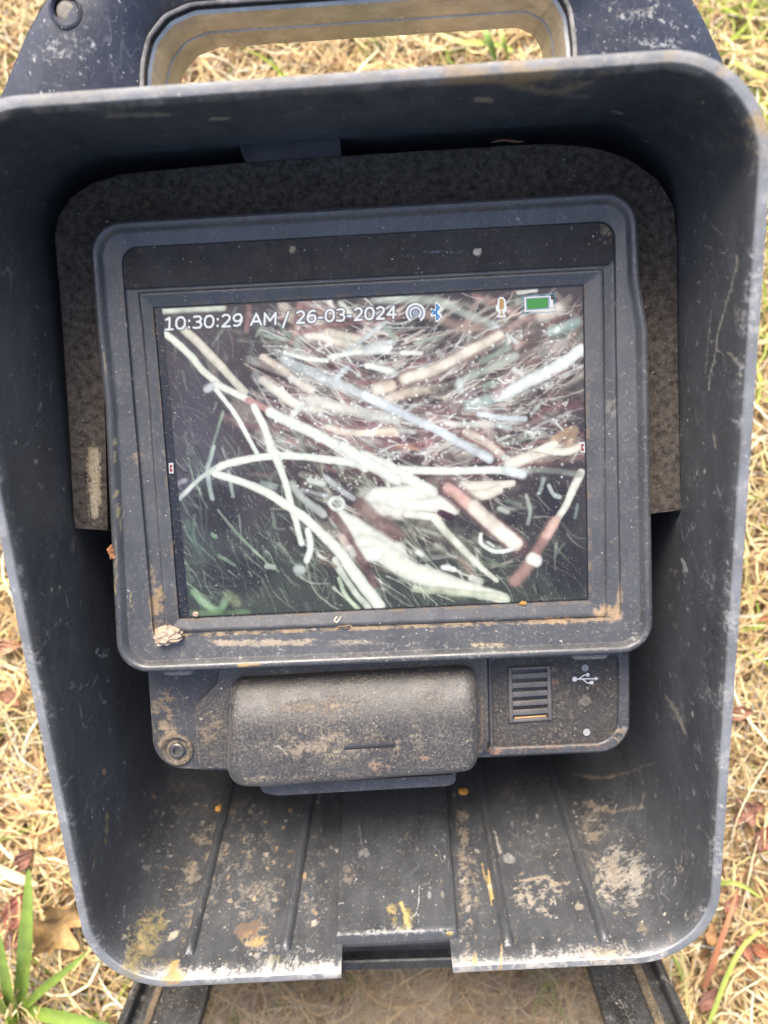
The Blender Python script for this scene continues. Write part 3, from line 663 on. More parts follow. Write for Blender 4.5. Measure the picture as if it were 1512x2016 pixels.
# foam surround -----------------------------------------------------------
def foam():
    outer = [(146, 1040), (132, 800), (118, 600), (106, 470), (112, 425), (140, 385), (185, 357), (250, 339), (480, 318), (760, 300), (1000, 285), (1090, 281), (1170, 289), (1240, 312), (1298, 352), (1328, 405), (1335, 470), (1336, 700), (1339, 860), (1342, 1004)]
    inner = [(212, 1044), (206, 800), (200, 600), (190, 500), (196, 470), (208, 452), (225, 444), (255, 440), (480, 425), (760, 408), (1000, 395), (1150, 386), (1190, 385), (1210, 388), (1225, 396), (1235, 410), (1240, 440), (1256, 700), (1268, 860), (1276, 1012)]
    zf, zb = -.003, -.014
    def res(V, n=150):
        V = np.array(V, float); s = np.linspace(0, len(V)-1, n); i = np.minimum(s.astype(int), len(V)-2); t = (s-i)[:, None]
        return V[i]*(1-t)+V[i+1]*t
    o, i_ = res(outer), res(inner)
    for q in (o, i_):
        for _ in range(2): q[1:-1] = (q[:-2]+2*q[1:-1]+q[2:])/4
    o[:, 0] += 3.2*(fbm(o[:, 0], o[:, 1], 30, 4, 3)-.5); o[:, 1] += 3.2*(fbm(o[:, 0], o[:, 1], 30, 14, 3)-.5)
    O = S.hit(o[:, 0], o[:, 1], zf); I = S.hit(i_[:, 0], i_[:, 1], zf)
    loops = [S.to(I, zb), S.to(I, zf)]+[S.to(I*(1-t)+O*t, zf) for t in np.linspace(.02, .965, 34)]+[S.to(I*.015+O*.985, zf-.0002), S.to(O, zf-.0010), S.to(O, zb), S.to(I, zb)]
    P, F_ = loft(loops, closed=False)
    nI = len(I); k = len(loops)
    F_ += [[j*nI for j in range(k-1)], [j*nI+nI-1 for j in range(k-1)][::-1]]
    p = Paint(P)
    for y in range(880, 1040, 16): p.dust(183+(y-880)*.04, y, 24, 22, (176, 154, 116), .95, .42, 12, seed=y, wid=.3); p.dust(186, y, 18, 20, (205, 192, 160), .7, .52, 4, seed=y+3)
    p.dust(165, 370, 60, 50, (88, 66, 44), .6, .46, 20); p.dust(160, 395, 14, 10, (130, 96, 50), .8, .4, 6)
    p.blob(288, 401, 8, 9, (118, 92, 66), .9); p.blob(413, 393, 6, 7, (96, 82, 68), .8); p.blob(357, 390, 2, 3, (170, 90, 60), .9); p.blob(160, 624, 6, 6, (84, 80, 76), .7)
    p.dust(1300, 495, 20, 20, (92, 92, 92), .8, .46, 8); p.blob(1290, 530, 13, 14, (80, 80, 80), .6); p.blob(1290, 530, 8, 9, (44, 42, 40), .8)
    p.line([(128, 640), (134, 760), (138, 900)], 7, (105, 86, 64), .6, rough=1.2)
    p.specks(160, (120, 300, 1330, 470), (105, 98, 88), (1, 2.6), (.3, .7), seed=51); p.specks(110, (1275, 450, 1340, 1000), (120, 112, 100), (1, 3), (.3, .7), seed=52); p.specks(40, (110, 420, 200, 880), (110, 100, 88), (1, 2.6), (.3, .7), seed=53)
    obj('foam_gasket', P, F_, M['foam'], dev, stain=p.c)
foam()
# blue-black latch strap in the dark gap over the foam
def strap():
    a = [(468, 281), (668, 261), (676, 322), (486, 332)]
    plate('latch_strap', S, a, -.010, -.006, .0004, mat('strap_plastic', (.034, .035, .04), .4, True, .2), dev)
strap()

# bezel -------------------------------------------------------------------
def bezel():
    zo = .0075
    base_px = [(170, 437), (1256, 372), (1262, 545), (1279, 650), (1288, 1286), (230, 1328), (204, 795), (188, 650)]
    V = S.hit(np.array([p[0] for p in base_px], float), np.array([p[1] for p in base_px], float), zo)
    rad = np.array([.0125, .0125, .012, .012, .0125, .0125, .012, .012]); ns = 10
    Ls = [110, 20, 12, 66, 120, 56, 12, 22]
    def lp(Vv, r):
        return subdiv(rpoly(Vv, list(r), ns), ns+1, Ls)
    loops = []
    def add(d, z, r=None): loops.append(S.to(lp(inset(V, d), np.maximum(rad-d, .0008) if r is None else r), z))
    add(.0030, -.045); add(.0012, -.012); add(.0004, -.002); add(0, .003); add(0, .0058); add(.0004, .0070); add(.0012, .0076); add(.0022, .0076); add(.0030, .0070); add(.0037, .0056); add(.0044, .0048)
    tray_px = [(237, 487), (1211, 434), (1213, 545), (1214, 650), (1224, 1218), (302, 1256), (262, 795), (250, 650)]
    T = S.hit(np.array([p[0] for p in tray_px], float), np.array([p[1] for p in tray_px], float), .0035)
    tr = np.array([.0062, .0062, .002, .002, .003, .003, .002, .002])
    A = lp(inset(V, .0044), np.maximum(rad-.0044, .0008)); B = lp(T, tr)
    for t in np.linspace(0, 1, 16)[1:]: loops.append(S.to(A*(1-t)+B*t, .0048*(1-t)+.0036*t))
    B2 = lp(inset(T, .0003), np.maximum(tr-.0003, .0005)); loops.append(S.to(B2, .0018))
    fr_px = [(268, 574), (1191, 527), (1192, 585), (1193, 650), (1197, 1217), (323, 1249), (290, 795), (277, 650)]
    C = S.hit(np.array([p[0] for p in fr_px], float), np.array([p[1] for p in fr_px], float), .003)
    cr = np.array([.0012]*8); C0 = lp(C, cr)
    for t in np.linspace(0, 1, 9)[1:]: loops.append(S.to(B2*(1-t)+C0*t, .0015))
    C1 = lp(inset(C, .0006), cr); loops.append(S.to(C1, .0021)); C1b = lp(inset(C, .0012), cr); loops.append(S.to(C1b, .0023))
    g_px = [(301, 605), (1149, 560), (1150, 600), (1151, 650), (1159, 1182), (352, 1219), (318, 795), (305, 650)]
    D = S.hit(np.array([p[0] for p in g_px], float), np.array([p[1] for p in g_px], float), .0008); D0 = lp(D, [.0005]*8)
    for t in np.linspace(0, 1, 7)[1:]: loops.append(S.to(C1b*(1-t)+D0*t, .0023*(1-t)+.0010*t))
    loops.append(S.to(D0, -.002))
    P, F_ = loft(loops, True, False)
    p = Paint(P); T_ = (160, 138, 104); nl = len(A)
    # ground-in dirt along the inner steps
    idx = np.arange(len(P))//nl; stp = np.where((idx >= 25) & (idx <= 29))[0]
    p.over(stp, (150, 126, 94), (.15+.75*sstep(1120, 1230, p.y[stp]))*sstep(.42, .6, fbm(p.x[stp], p.y[stp], 18, 3, 4)))
    gap = np.where(idx >= len(loops)-3)[0]; p.over(gap, (96, 76, 54), .8*sstep(.4, .6, fbm(p.x[gap], p.y[gap], 10, 6, 4)))
    p.dust(310, 1185, 24, 60, (150, 118, 72), .95, .34, 10, wid=.2); p.dust(330, 1240, 40, 20, (160, 124, 78), .9, .4, 8); p.dust(305, 1240, 24, 26, (150, 124, 88), .8, .42, 8)
    p.dust(300, 1130, 12, 30, (150, 116, 70), .7, .45, 7)
    for x in range(420, 630, 18): p.dust(x, 1266-(x-420)*.01, 22, 11, (160, 140, 110), .9, .40, 9, seed=x, streak=3)
    for x in range(660, 760, 18): p.dust(x, 1264, 22, 9, (140, 124, 100), .7, .45, 9, seed=x, streak=3)
    for x in range(420, 1220, 26): p.dust(x, 1247-(x-420)*.034, 28, 8, (150, 126, 96), .6, .42, 7, seed=x)
    p.dust(1195, 1208, 44, 30, (172, 136, 94), .95, .40, 10); p.dust(1220, 1180, 12, 60, (160, 128, 92), .85, .42, 8); p.dust(1090, 1222, 80, 12, (170, 132, 90), .9, .42, 7)
    p.dust(960, 1270, 60, 8, (190, 168, 110), .8, .5, 10, streak=3); p.dust(790, 1262, 60, 26, (140, 122, 96), .6, .5, 12, ang=25, streak=4)
    p.blob(852, 1243, 6, 3, (196, 140, 104), .95)
    p.line([(472, 1309), (515, 1307)], 10, (180, 142, 70), .9, rough=1); p.line([(300, 1318), (560, 1306)], 2.4, (190, 178, 150), .5)
    p.line([(180, 618), (181, 628)], 7, (170, 120, 50), .9); p.line([(183, 640), (182, 700), (186, 712)], 6, (130, 112, 60), .85, rough=.9)
    p.line([(205, 695), (207, 740)], 5, (140, 132, 86), .7, rough=1); p.line([(228, 868), (227, 905)], 9, (150, 138, 88), .8, rough=1.2); p.line([(230, 960), (232, 1010), (240, 1045)], 10, (150, 138, 86), .85, rough=1.3); p.line([(230, 1060), (228, 1100), (228, 1170)], 8, (140, 130, 84), .7, rough=1.4)
    p.line([(195, 830), (196, 880), (203, 960)], 7, (160, 132, 84), .8, rough=1.3); p.line([(201, 900), (203, 950)], 7, (190, 130, 66), .8, rough=1); p.line([(206, 1030), (210, 1110)], 9, (176, 140, 96), .8, rough=1.2)
    p.line([(258, 1165), (256, 1185), (262, 1200)], 5, (170, 150, 90), .8)
    p.line([(232, 500), (238, 560), (240, 610)], 8, (120, 100, 76), .7, rough=1); p.dust(270, 900, 22, 20, (130, 112, 86), .8, .45, 8); p.dust(1205, 800, 20, 34, (110, 106, 98), .8, .4, 10)
    p.blob(250, 640, 5, 7, (172, 160, 134), .95, rough=.2); p.blob(253, 607, 6, 6, (110, 88, 66), .8)
    p.dust(700, 400, 560, 20, (110, 116, 124), .35, .5, 14, ang=-3.5, streak=3)
    p.dust(700, 1285, 560, 30, (140, 140, 134), .5, .5, 7); p.dust(1255, 1240, 40, 60, (150, 150, 146), .5, .5, 7)
    p.specks(380, (250, 1225, 1270, 1300), (160, 156, 146), (1, 2.4), (.25, .7), seed=61, ang=0); p.specks(160, (1190, 450, 1275, 1220), (160, 160, 158), (1, 2.2), (.25, .7), seed=62); p.specks(120, (190, 470, 350, 1240), (150, 146, 134), (1, 2.6), (.25, .7), seed=63)
    for q in ((1163, 977), (1203, 1065), (1180, 1168), (1156, 672)): p.blob(q[0], q[1], 5, 4, (110, 92, 74), .8)
    p.dust(1175, 732, 20, 16, (90, 92, 98), .6, .4, 8)
    b = obj('bezel', P, F_, M['bezel'], dev, stain=p.c)
    for q in ([(306, 1312), (392, 1309), (376, 1330), (326, 1332)], [(1118, 1286), (1206, 1282), (1194, 1298), (1132, 1301)]):
        plate('tab', S, q, .001, .0060, [.0003, .0003, .003, .003], M['bezel'], b)
    def pstrip(p):
        p.blob(274, 493, 11, 11, (84, 76, 68), .7, rough=.2); p.blob(576, 491, 7, 9, (170, 156, 124), .95, rough=.3); p.blob(394, 487, 10, 5, (84, 78, 72), .7); p.blob(941, 496, 11, 8, (205, 196, 178), .95, ang=-20)
        for k in range(9): p.line([(760+k*6, 510-k*2.6), (925, 494+(k-4)*2.0)], 2.2, (110, 122, 140), .22+.02*k, rough=.9)
        p.dust(1195, 460, 24, 30, (140, 120, 94), .9, .45, 6); p.dust(630, 490, 30, 14, (60, 62, 70), .7, .45, 10)
        p.line([(1018, 490), (1022, 468), (1046, 476), (1040, 486)], 3, (92, 92, 90), .6); p.line([(985, 520), (1000, 500), (1030, 488), (1038, 520)], 3, (70, 74, 80), .5)
        p.blob(260, 540, 8, 8, (60, 54, 50), .6); p.specks(170, (240, 440, 1205, 565), (120, 112, 100), (1, 2.6), (.3, .8), seed=71, elong=1.3)
        p.line([(478, 533), (486, 515)], 3, (90, 96, 110), .6)
        p.line([(236, 500), (250, 484), (600, 468), (1190, 440)], 3, (120, 108, 88), .6, rough=1)
    dense_face('label_strip', S, [(239, 489), (1207, 437), (1206, 520), (242, 569)], .0026, [.006, .006, .002, .002], M['strip'], b, step=.0008, painter=pstrip)
bezel()

# screen --------------------------------------------------------------------
def screen():
    def pg(p):
        for x in range(380, 1150, 22): p.dust(x, 1212-(x-380)*.044, 26, 9, (150, 112, 72), .9, .44, 6, seed=x)
        p.dust(1125, 1172, 34, 16, (150, 118, 84), .95, .42, 6); p.dust(340, 1100, 8, 120, (120, 96, 66), .7, .46, 7); p.dust(308, 640, 8, 60, (110, 84, 56), .8, .45, 6)
    gz = .0
    glass = dense_face('screen', S, [(300, 603), (1151, 558), (1161, 1184), (351, 1221)], gz, .0008, M['glass'], dev, step=.0012, painter=pg)
    # the picture on the display: a fine grid whose vertex colours hold the image of roots in a pipe
    c = S.hit(np.array([318, 1148, 1157, 372.]), np.array([607, 563, 1180, 1215.]), .0004)
    nx, ny = 600, 450
    u = np.linspace(0, 1, nx)[None, :, None]; v = np.linspace(0, 1, ny)[:, None, None]
    G = (c[0]*(1-u)+c[1]*u)*(1-v)+(c[3]*(1-u)+c[2]*u)*v
    P = S.to(G.reshape(-1, 2), .0004); x, y = pix(P); img = np.zeros((len(P), 3))
    def c_(r): return np.array(r, float)
    # pipe darkness: cool reflected haze painted on the left, green below, brown in the middle
    n1 = fbm(x, y, 90, 1, 5)[:, None]; n2 = fbm(x, y, 40, 5, 4)[:, None]; n3 = fbm(x*.9+y*.5, y*2-x*.6, 50, 8, 4)[:, None]
    img[:] = c_((34, 28, 28))+n1*c_((34, 26, 26))
    bl = np.exp(-(((x-400)/95)**2+((y-1000)/170)**2))[:, None]+.7*np.exp(-(((x-380)/60)**2+((y-780)/140)**2))[:, None]
    img += bl*(c_((20, 29, 42))-4)
    gr = sstep(960, 1180, y)[:, None]; img = img*(1-.6*gr)+gr*.6*(c_((30, 42, 30))+n2*c_((50, 62, 44)))
    mid = np.exp(-(((x-760)/230)**2+((y-830)/110)**2))[:, None]; img = img*(1-.75*mid)+.75*mid*(c_((62, 42, 44))+n3*c_((120, 96, 94)))
    tp = np.exp(-(((y-640)/60)**2))[:, None]; img = img*(1-.5*tp)+.5*tp*(c_((40, 36, 36))+n2*c_((84, 84, 78)))
    rt = np.exp(-(((x-1080)/110)**2+((y-700)/120)**2))[:, None]; img = img*(1-.6*rt)+.6*rt*(c_((52, 46, 44))+n2*c_((90, 80, 74)))
    X0, Y0 = x.copy(), y.copy()
    x = X0+9*(fbm(X0, Y0, 80, 21, 2)-.5)+1.5*(fbm(X0, Y0, 12, 22, 2)-.5); y = Y0+9*(fbm(X0, Y0, 80, 31, 2)-.5)+1.5*(fbm(X0, Y0, 12, 32, 2)-.5)
    def blur(r):
        k_ = np.exp(-np.linspace(-2, 2, 2*r+1)**2); k_ /= k_.sum(); A_ = img.reshape(ny, nx, 3)
        Pd = np.pad(A_, ((r, r), (0, 0), (0, 0)), 'edge'); A_ = sum(Pd[i:i+ny]*k_[i] for i in range(2*r+1))
        Pd = np.pad(A_, ((0, 0), (r, r), (0, 0)), 'edge'); A_ = sum(Pd[:, i:i+nx]*k_[i] for i in range(2*r+1)); img[:] = A_.reshape(-1, 3)
    def comp(m, col, a): img[m] = img[m]*(1-a[:, None])+c_(col)[None]*a[:, None]
    def stroke(pts, w, col, a=1., soft=.3, w1=None, seed=0, tex=.12, edge=None):
        pts = np.array(pts, float)
        if len(pts) > 2:      # smooth
            for _ in range(2):
                q = [pts[0]]
                for A_, B_ in zip(pts[:-1], pts[1:]): q += [A_*.75+B_*.25, A_*.25+B_*.75]
                q.append(pts[-1]); pts = np.array(q)
        W2 = max(w, w1 or w)
        m = np.where((x > pts[:, 0].min()-W2) & (x < pts[:, 0].max()+W2) & (y > pts[:, 1].min()-W2) & (y < pts[:, 1].max()+W2))[0]
        if not len(m): return
        d, t = polydist(x[m], y[m], pts); hw = .5*(w+((w1 or w)-w)*t)
        d = d/hw + .16*(fbm(x[m], y[m], 16, int(pts[0, 0])+seed, 3)-.5)
        if edge is not None: comp(m, edge, a*.8*(1-sstep(.9, 1.5, d)))
        sh = 1-sstep(1-soft, 1+soft*.6, d)
        tx = (fbm(x[m], y[m], 9, 3, 3)-.5)*tex*255*1.2+(fbm(x[m], y[m], 34, 41, 2)-.55)*70*(soft > .25)
        col2 = np.clip(c_(col)[None]*(1-.16*np.clip(d, 0, 1)**2)[:, None]+tx[:, None], 0, 255)
        al = (a*sh)[:, None]; img[m] = img[m]*(1-al)+col2*al
    WH, CR, GG, RD, GY, PK = (222, 232, 222), (214, 206, 190), (140, 158, 142), (134, 92, 92), (186, 196, 196), (206, 160, 152)
    zA = lambda P_: [(280+a/3.024, 540+b/3.024) for a, b in P_]
    zB = lambda P_: [(720+a/3.024, 540+b/3.024) for a, b in P_]
    zC = lambda P_: [(280+a/3.024, 880+b/3.024) for a, b in P_]
    zD = lambda P_: [(720+a/2.52, 880+b/2.52) for a, b in P_]
    k = 1/3.024; kd = 1/2.52; g = np.random.default_rng(5)
    def fleck(box, n, ang, L=(6, 26), w=(2.5, 6), cols=(GG, GY, WH), a=(.25, .8), sd=.35):
        for i in range(n):
            X = g.uniform(box[0], box[2]); Y = g.uniform(box[1], box[3]); A_ = math.radians(ang+g.normal(0, 28)); l = g.uniform(*L)
            stroke([(X, Y), (X+l*math.cos(A_), Y+l*math.sin(A_))], g.uniform(*w), cols[g.integers(len(cols))], g.uniform(*a), sd)
    def dark(X, Y, rx, ry, col=(22, 18, 20), a=.85):
        m = np.where((abs(x-X) < rx*1.5) & (abs(y-Y) < ry*1.5))[0]; d = np.hypot((x[m]-X)/rx, (y[m]-Y)/ry)+.5*(fbm(x[m], y[m], 20, int(X))-.5); comp(m, col, a*(1-sstep(.5, 1.1, d)))
    # blurred background growth
    fleck((330, 620, 560, 760), 60, 60, (8, 30), (3, 7), (GG, (120, 120, 110), RD), (.2, .6)); fleck((560, 590, 1140, 700), 110, -20, (10, 40), (4, 12), (GG, CR, GY, RD), (.2, .65))
    fleck((540, 700, 1000, 900), 120, 20, (12, 60), (5, 14), (CR, GY, RD, WH, (90, 60, 60)), (.25, .7)); fleck((980, 740, 1140, 960), 60, 45, (5, 26), (3, 8), (GG, GY, (110, 100, 92)), (.2, .7))
    fleck((350, 880, 560, 1160), 60, 55, (6, 36), (2.5, 6), (GG, (84, 104, 92)), (.2, .7)); fleck((560, 960, 760, 1190), 60, 50, (8, 40), (3, 9), (GG, (96, 104, 88), (80, 70, 66)), (.2, .65)); fleck((760, 1040, 1140, 1180), 80, 45, (8, 40), (3, 9), (GG, (100, 110, 90), (90, 76, 70)), (.2, .55))
    for q in ((530, 770, 30, 24), (555, 700, 30, 20), (745, 715, 40, 22), (770, 655, 34, 20), (690, 640, 40, 14), (820, 660, 60, 18), (1060, 860, 50, 34), (1090, 1000, 50, 60), (1120, 1120, 50, 60), (470, 1130, 90, 46), (430, 1000, 60, 60), (1000, 1010, 40, 26), (930, 610, 60, 20), (610, 830, 20, 14)): dark(*q)
    def mesh_of_roots(n_, box, L, w, a, pal):
        for i in range(n_):
            X = g.uniform(box[0], box[2]); Y = g.uniform(box[1], box[3])
            A_ = math.radians((28 if X < 760 else -6 if Y > 800 else -28)+g.normal(0, 16)); l = g.uniform(*L); b_ = g.normal(0, .15)
            stroke([(X-l/2*math.cos(A_), Y-l/2*math.sin(A_)), (X, Y+l*b_*.3), (X+l/2*math.cos(A_), Y+l/2*math.sin(A_))], g.uniform(*w), pal[g.integers(len(pal))], g.uniform(*a), .7, g.uniform(*w)*.6)
    PAL = ((196, 190, 178), (178, 184, 176), (150, 146, 138), (120, 84, 84), (168, 128, 120), (70, 54, 54), (206, 204, 192), (40, 30, 32), (126, 132, 122))
    mesh_of_roots(150, (540, 590, 1140, 910), (50, 150), (10, 26), (.35, .8), PAL); mesh_of_roots(60, (640, 920, 1010, 1100), (40, 130), (10, 26), (.3, .7), ((176, 172, 158), (120, 112, 100), (140, 96, 92), (96, 104, 88), (200, 204, 190)))
    blur(5)
    mesh_of_roots(130, (540, 600, 1130, 900), (30, 100), (5, 13), (.4, .9), PAL); mesh_of_roots(40, (640, 920, 1010, 1120), (30, 90), (5, 12), (.4, .8), PAL)
    fleck((540, 610, 1130, 900), 130, 15, (5, 30), (2.5, 7), (GG, GY, WH, CR), (.3, .8), .6); fleck((345, 880, 560, 1180), 30, 60, (5, 26), (2, 5), (GG,), (.3, .7), .6)
    dark(850, 640, 40, 16, (18, 14, 18), .9)
    blur(3)
    def fibres(n_, box, L, w, a, pal, ang=None, spread=16, sf=.5):
        for i in range(n_):
            X = g.uniform(box[0], box[2]); Y = g.uniform(box[1], box[3])
            A_ = math.radians((ang if ang is not None else (30 if X < 740 else -4 if Y > 790 else -30))+g.normal(0, spread)); l = g.uniform(*L); b_ = g.normal(0, .12); nx_, ny_ = -math.sin(A_), math.cos(A_)
            stroke([(X-l/2*math.cos(A_), Y-l/2*math.sin(A_)), (X+nx_*l*b_, Y+ny_*l*b_), (X+l/2*math.cos(A_), Y+l/2*math.sin(A_))], g.uniform(*w), pal[g.integers(len(pal))], g.uniform(*a), sf, 1.6, tex=.2)
    FP = ((214, 220, 214), (196, 204, 200), (176, 180, 170), (204, 196, 182), (150, 140, 134), (150, 112, 108), (96, 84, 80))
    fibres(420, (530, 590, 1140, 910), (40, 190), (3, 10), (.35, .9), FP); fibres(90, (520, 590, 1140, 900), (14, 50), (2, 4), (.4, .9), FP, None, 50); fibres(60, (990, 620, 1140, 900), (14, 60), (3, 7), (.3, .8), FP, -50, 30)
    fibres(110, (340, 640, 570, 900), (20, 90), (2.5, 7), (.2, .6), ((150, 158, 150), (120, 130, 124), (90, 84, 80)), 65, 25); fibres(190, (350, 900, 640, 1190), (20, 110), (2.5, 7), (.25, .65), ((120, 146, 120), (90, 112, 92), (150, 166, 146), (40, 50, 42)), 58, 18)
    fibres(200, (600, 930, 860, 1190), (30, 130), (3, 9), (.3, .8), ((150, 160, 140), (110, 116, 98), (190, 196, 180), (60, 58, 50)), 50, 16); fibres(170, (800, 960, 1140, 1190), (20, 100), (3, 8), (.25, .65), ((130, 140, 118), (96, 104, 84), (170, 172, 156), (44, 42, 38)), 40, 30)
    blur(1)
    # A: upper left
    stroke(zA([(130, 215), (280, 205), (480, 195)]), 17, (196, 206, 190), .9, .5); stroke(zA([(640, 190), (620, 330)]), 14, PK, .5, .6); stroke(zA([(940, 190), (930, 300), (900, 400)]), 15, PK, .6, .5); stroke(zA([(840, 190), (880, 240)]), 24, CR, .7, .5)
    stroke(zA([(1120, 160), (1130, 230)]), 12, WH, .8, .5); stroke(zA([(1180, 170), (1230, 230)]), 14, WH, .8, .5); stroke(zA([(1400, 150), (1512, 135)]), 9, WH, .9, .4); stroke(zA([(760, 230), (680, 360)]), 7, GG, .8); stroke(zA([(560, 200), (420, 420)]), 8, GG, .5, .5)
    stroke(zA([(480, 850), (600, 910), (900, 910), (1200, 850), (1450, 800)]), 17, (130, 102, 100), .6, .6); stroke(zA([(950, 340), (1200, 300), (1500, 250)]), 14, RD, .6, .6); stroke(zA([(1300, 640), (1512, 640)]), 10, RD, .7, .5); stroke(zA([(1180, 940), (1512, 890)]), 20, (140, 108, 106), .6, .6)
    stroke(zA([(985, 365), (1080, 375), (1180, 400), (1270, 425)]), 12, (214, 210, 196), 1, .3, 30); stroke(zA([(1100, 350), (1290, 395)]), 18, (210, 206, 190), 1, .3)
    stroke(zA([(1200, 480), (1330, 380), (1440, 290)]), 8, GY, .95, .3); stroke(zA([(1430, 300), (1512, 390)]), 7, GG, .8); stroke(zA([(730, 360), (850, 385)]), 8, GG, .9); stroke(zA([(810, 290), (880, 370)]), 7, GG, .8); stroke(zA([(920, 380), (920, 450)]), 16, (150, 160, 150), .8, .5)
    stroke(zA([(850, 470), (950, 495), (1100, 510)]), 9, WH, .95); stroke(zA([(1110, 490), (1280, 470), (1470, 440)]), 11, WH, .9, .4); stroke(zA([(1330, 440), (1500, 400)]), 16, GY, .7, .5)
    stroke(zA([(720, 490), (850, 585)]), 16, CR, .95, .4); stroke(zA([(840, 510), (1000, 580), (1130, 640), (1300, 700), (1512, 800)]), 22, GY, .9, .5); stroke(zA([(1150, 620), (1220, 560)]), 14, (200, 214, 218), .8, .5)
    stroke(zA([(1340, 550), (1480, 570)]), 14, (206, 212, 202), .9, .4); stroke(zA([(680, 590), (690, 640)]), 16, GY, .6, .5)
    stroke(zA([(720, 630), (850, 730), (950, 790), (1050, 800)]), 19, (214, 214, 200), .95, .35); stroke(zA([(880, 620), (1000, 690)]), 18, (216, 212, 200), .95, .4); stroke(zA([(1000, 745), (1180, 800), (1400, 830), (1512, 870)]), 24, (214, 214, 204), .95, .4)
    stroke(zA([(900, 830), (950, 770)]), 14, WH, .9, .3); stroke(zA([(1100, 910), (1200, 950), (1512, 950)]), 15, (222, 210, 190), .9, .4); stroke(zA([(930, 960), (960, 1060)]), 16, GG, .6, .6); stroke(zA([(800, 950), (870, 1060)]), 14, (150, 150, 138), .8, .4); stroke(zA([(1040, 930), (1120, 1000), (1230, 1080)]), 16, (150, 120, 112), .6, .5)
    stroke(zA([(560, 780), (640, 850)]), 36, (150, 142, 132), .6, .6); stroke(zA([(380, 480), (430, 560), (440, 620)]), 16, (150, 140, 130), .5, .6)
    stroke(zA([(250, 330), (400, 470), (520, 600), (605, 700)]), 18, (200, 200, 184), 1, .25); stroke(zA([(130, 335), (300, 490), (370, 580), (460, 660)]), 15, (214, 222, 208), 1, .25); stroke(zA([(390, 690), (430, 660)]), 16, GY, .9, .4); stroke(zA([(450, 660), (640, 755)]), 15, (216, 222, 212), 1, .25)
    stroke(zA([(630, 755), (770, 815)]), 15, (186, 146, 140), 1, .35); stroke(zA([(440, 690), (560, 850), (690, 1060)]), 10, WH, 1, .25); stroke(zA([(660, 790), (740, 940), (830, 1149)]), 15, WH, 1, .25); stroke(zA([(475, 820), (430, 1000), (385, 1149)]), 7, GG, .95, .3)
    # B: upper right
    stroke(zB([(50, 150), (300, 150), (420, 160), (560, 215), (700, 290), (770, 310)]), 20, (164, 174, 164), .85, .5); stroke(zB([(370, 240), (500, 290), (690, 330)]), 24, (150, 130, 118), .75, .6); stroke(zB([(760, 300), (900, 410)]), 10, GY, .8, .4)
    stroke(zB([(200, 100), (470, 115)]), 6, WH, .7); stroke(zB([(820, 340), (920, 290), (1030, 250)]), 17, (150, 128, 120), .85, .5); stroke(zB([(900, 110), (1010, 95)]), 9, WH, .8); stroke(zB([(1050, 240), (1150, 200)]), 32, (206, 202, 190), .85, .5); stroke(zB([(1130, 110), (1270, 260)]), 12, (150, 140, 130), .7, .5)
    stroke(zB([(1110, 340), (1250, 280)]), 24, (150, 176, 170), .85, .5); stroke(zB([(1130, 330), (1140, 320)]), 13, WH, .9, .5); stroke(zB([(1030, 330), (1060, 480)]), 16, (130, 128, 120), .7, .6); stroke(zB([(940, 500), (1010, 380)]), 18, (116, 100, 94), .7, .6)
    stroke(zB([(240, 625), (400, 565), (560, 485), (680, 425), (800, 360)]), 27, (212, 206, 190), 1, .5, 20, edge=(110, 88, 84)); stroke(zB([(130, 745), (300, 700), (400, 680)]), 20, (206, 196, 178), .9, .45); stroke(zB([(400, 680), (520, 640)]), 12, (130, 130, 116), .7, .5); stroke(zB([(75, 680), (150, 665)]), 26, (218, 208, 190), 1, .35)
    stroke(zB([(540, 650), (620, 600), (750, 555), (890, 490)]), 17, (160, 172, 158), .9, .45); stroke(zB([(690, 510), (850, 440)]), 13, (140, 156, 142), .85, .45); stroke(zB([(550, 630), (560, 690)]), 16, (190, 204, 198), .85, .5); stroke(zB([(610, 785), (740, 750)]), 24, (158, 178, 170), .9, .4); stroke(zB([(630, 770), (660, 750)]), 9, WH, .9)
    stroke(zB([(300, 810), (450, 780), (620, 720)]), 14, (130, 98, 98), .6, .6); stroke(zB([(430, 460), (450, 480)]), 15, (190, 196, 190), .8, .5); stroke(zB([(10, 550), (160, 580)]), 12, WH, .8, .4); stroke(zB([(220, 470), (330, 470)]), 10, WH, .8, .4); stroke(zB([(0, 470), (130, 460)]), 12, (200, 210, 206), .85, .4); stroke(zB([(180, 540), (230, 530)]), 12, (210, 200, 190), .7, .5)
    stroke(zB([(290, 410), (430, 370)]), 6, GG, .9); stroke(zB([(110, 330), (180, 400)]), 6, GG, .9); stroke(zB([(0, 390), (120, 290)]), 7, GY, .9)
    stroke(zB([(780, 730), (950, 650), (1130, 560), (1275, 440)]), 25, (216, 226, 222), 1, .2); stroke(zB([(880, 565), (930, 600)]), 11, (196, 204, 198), .9, .4); stroke(zB([(700, 670), (760, 640)]), 12, GG, .85, .4); stroke(zB([(770, 720), (850, 600)]), 18, (130, 96, 92), .5, .6)
    stroke(zB([(130, 1010), (250, 1030), (380, 1000)]), 20, (142, 98, 98), .7, .6); stroke(zB([(180, 1020), (300, 1040)]), 8, (220, 180, 140), .6, .6); stroke(zB([(0, 950), (80, 940), (170, 935)]), 15, (224, 212, 190), .95, .4); stroke(zB([(200, 930), (280, 940)]), 11, (200, 206, 200), .8, .5)
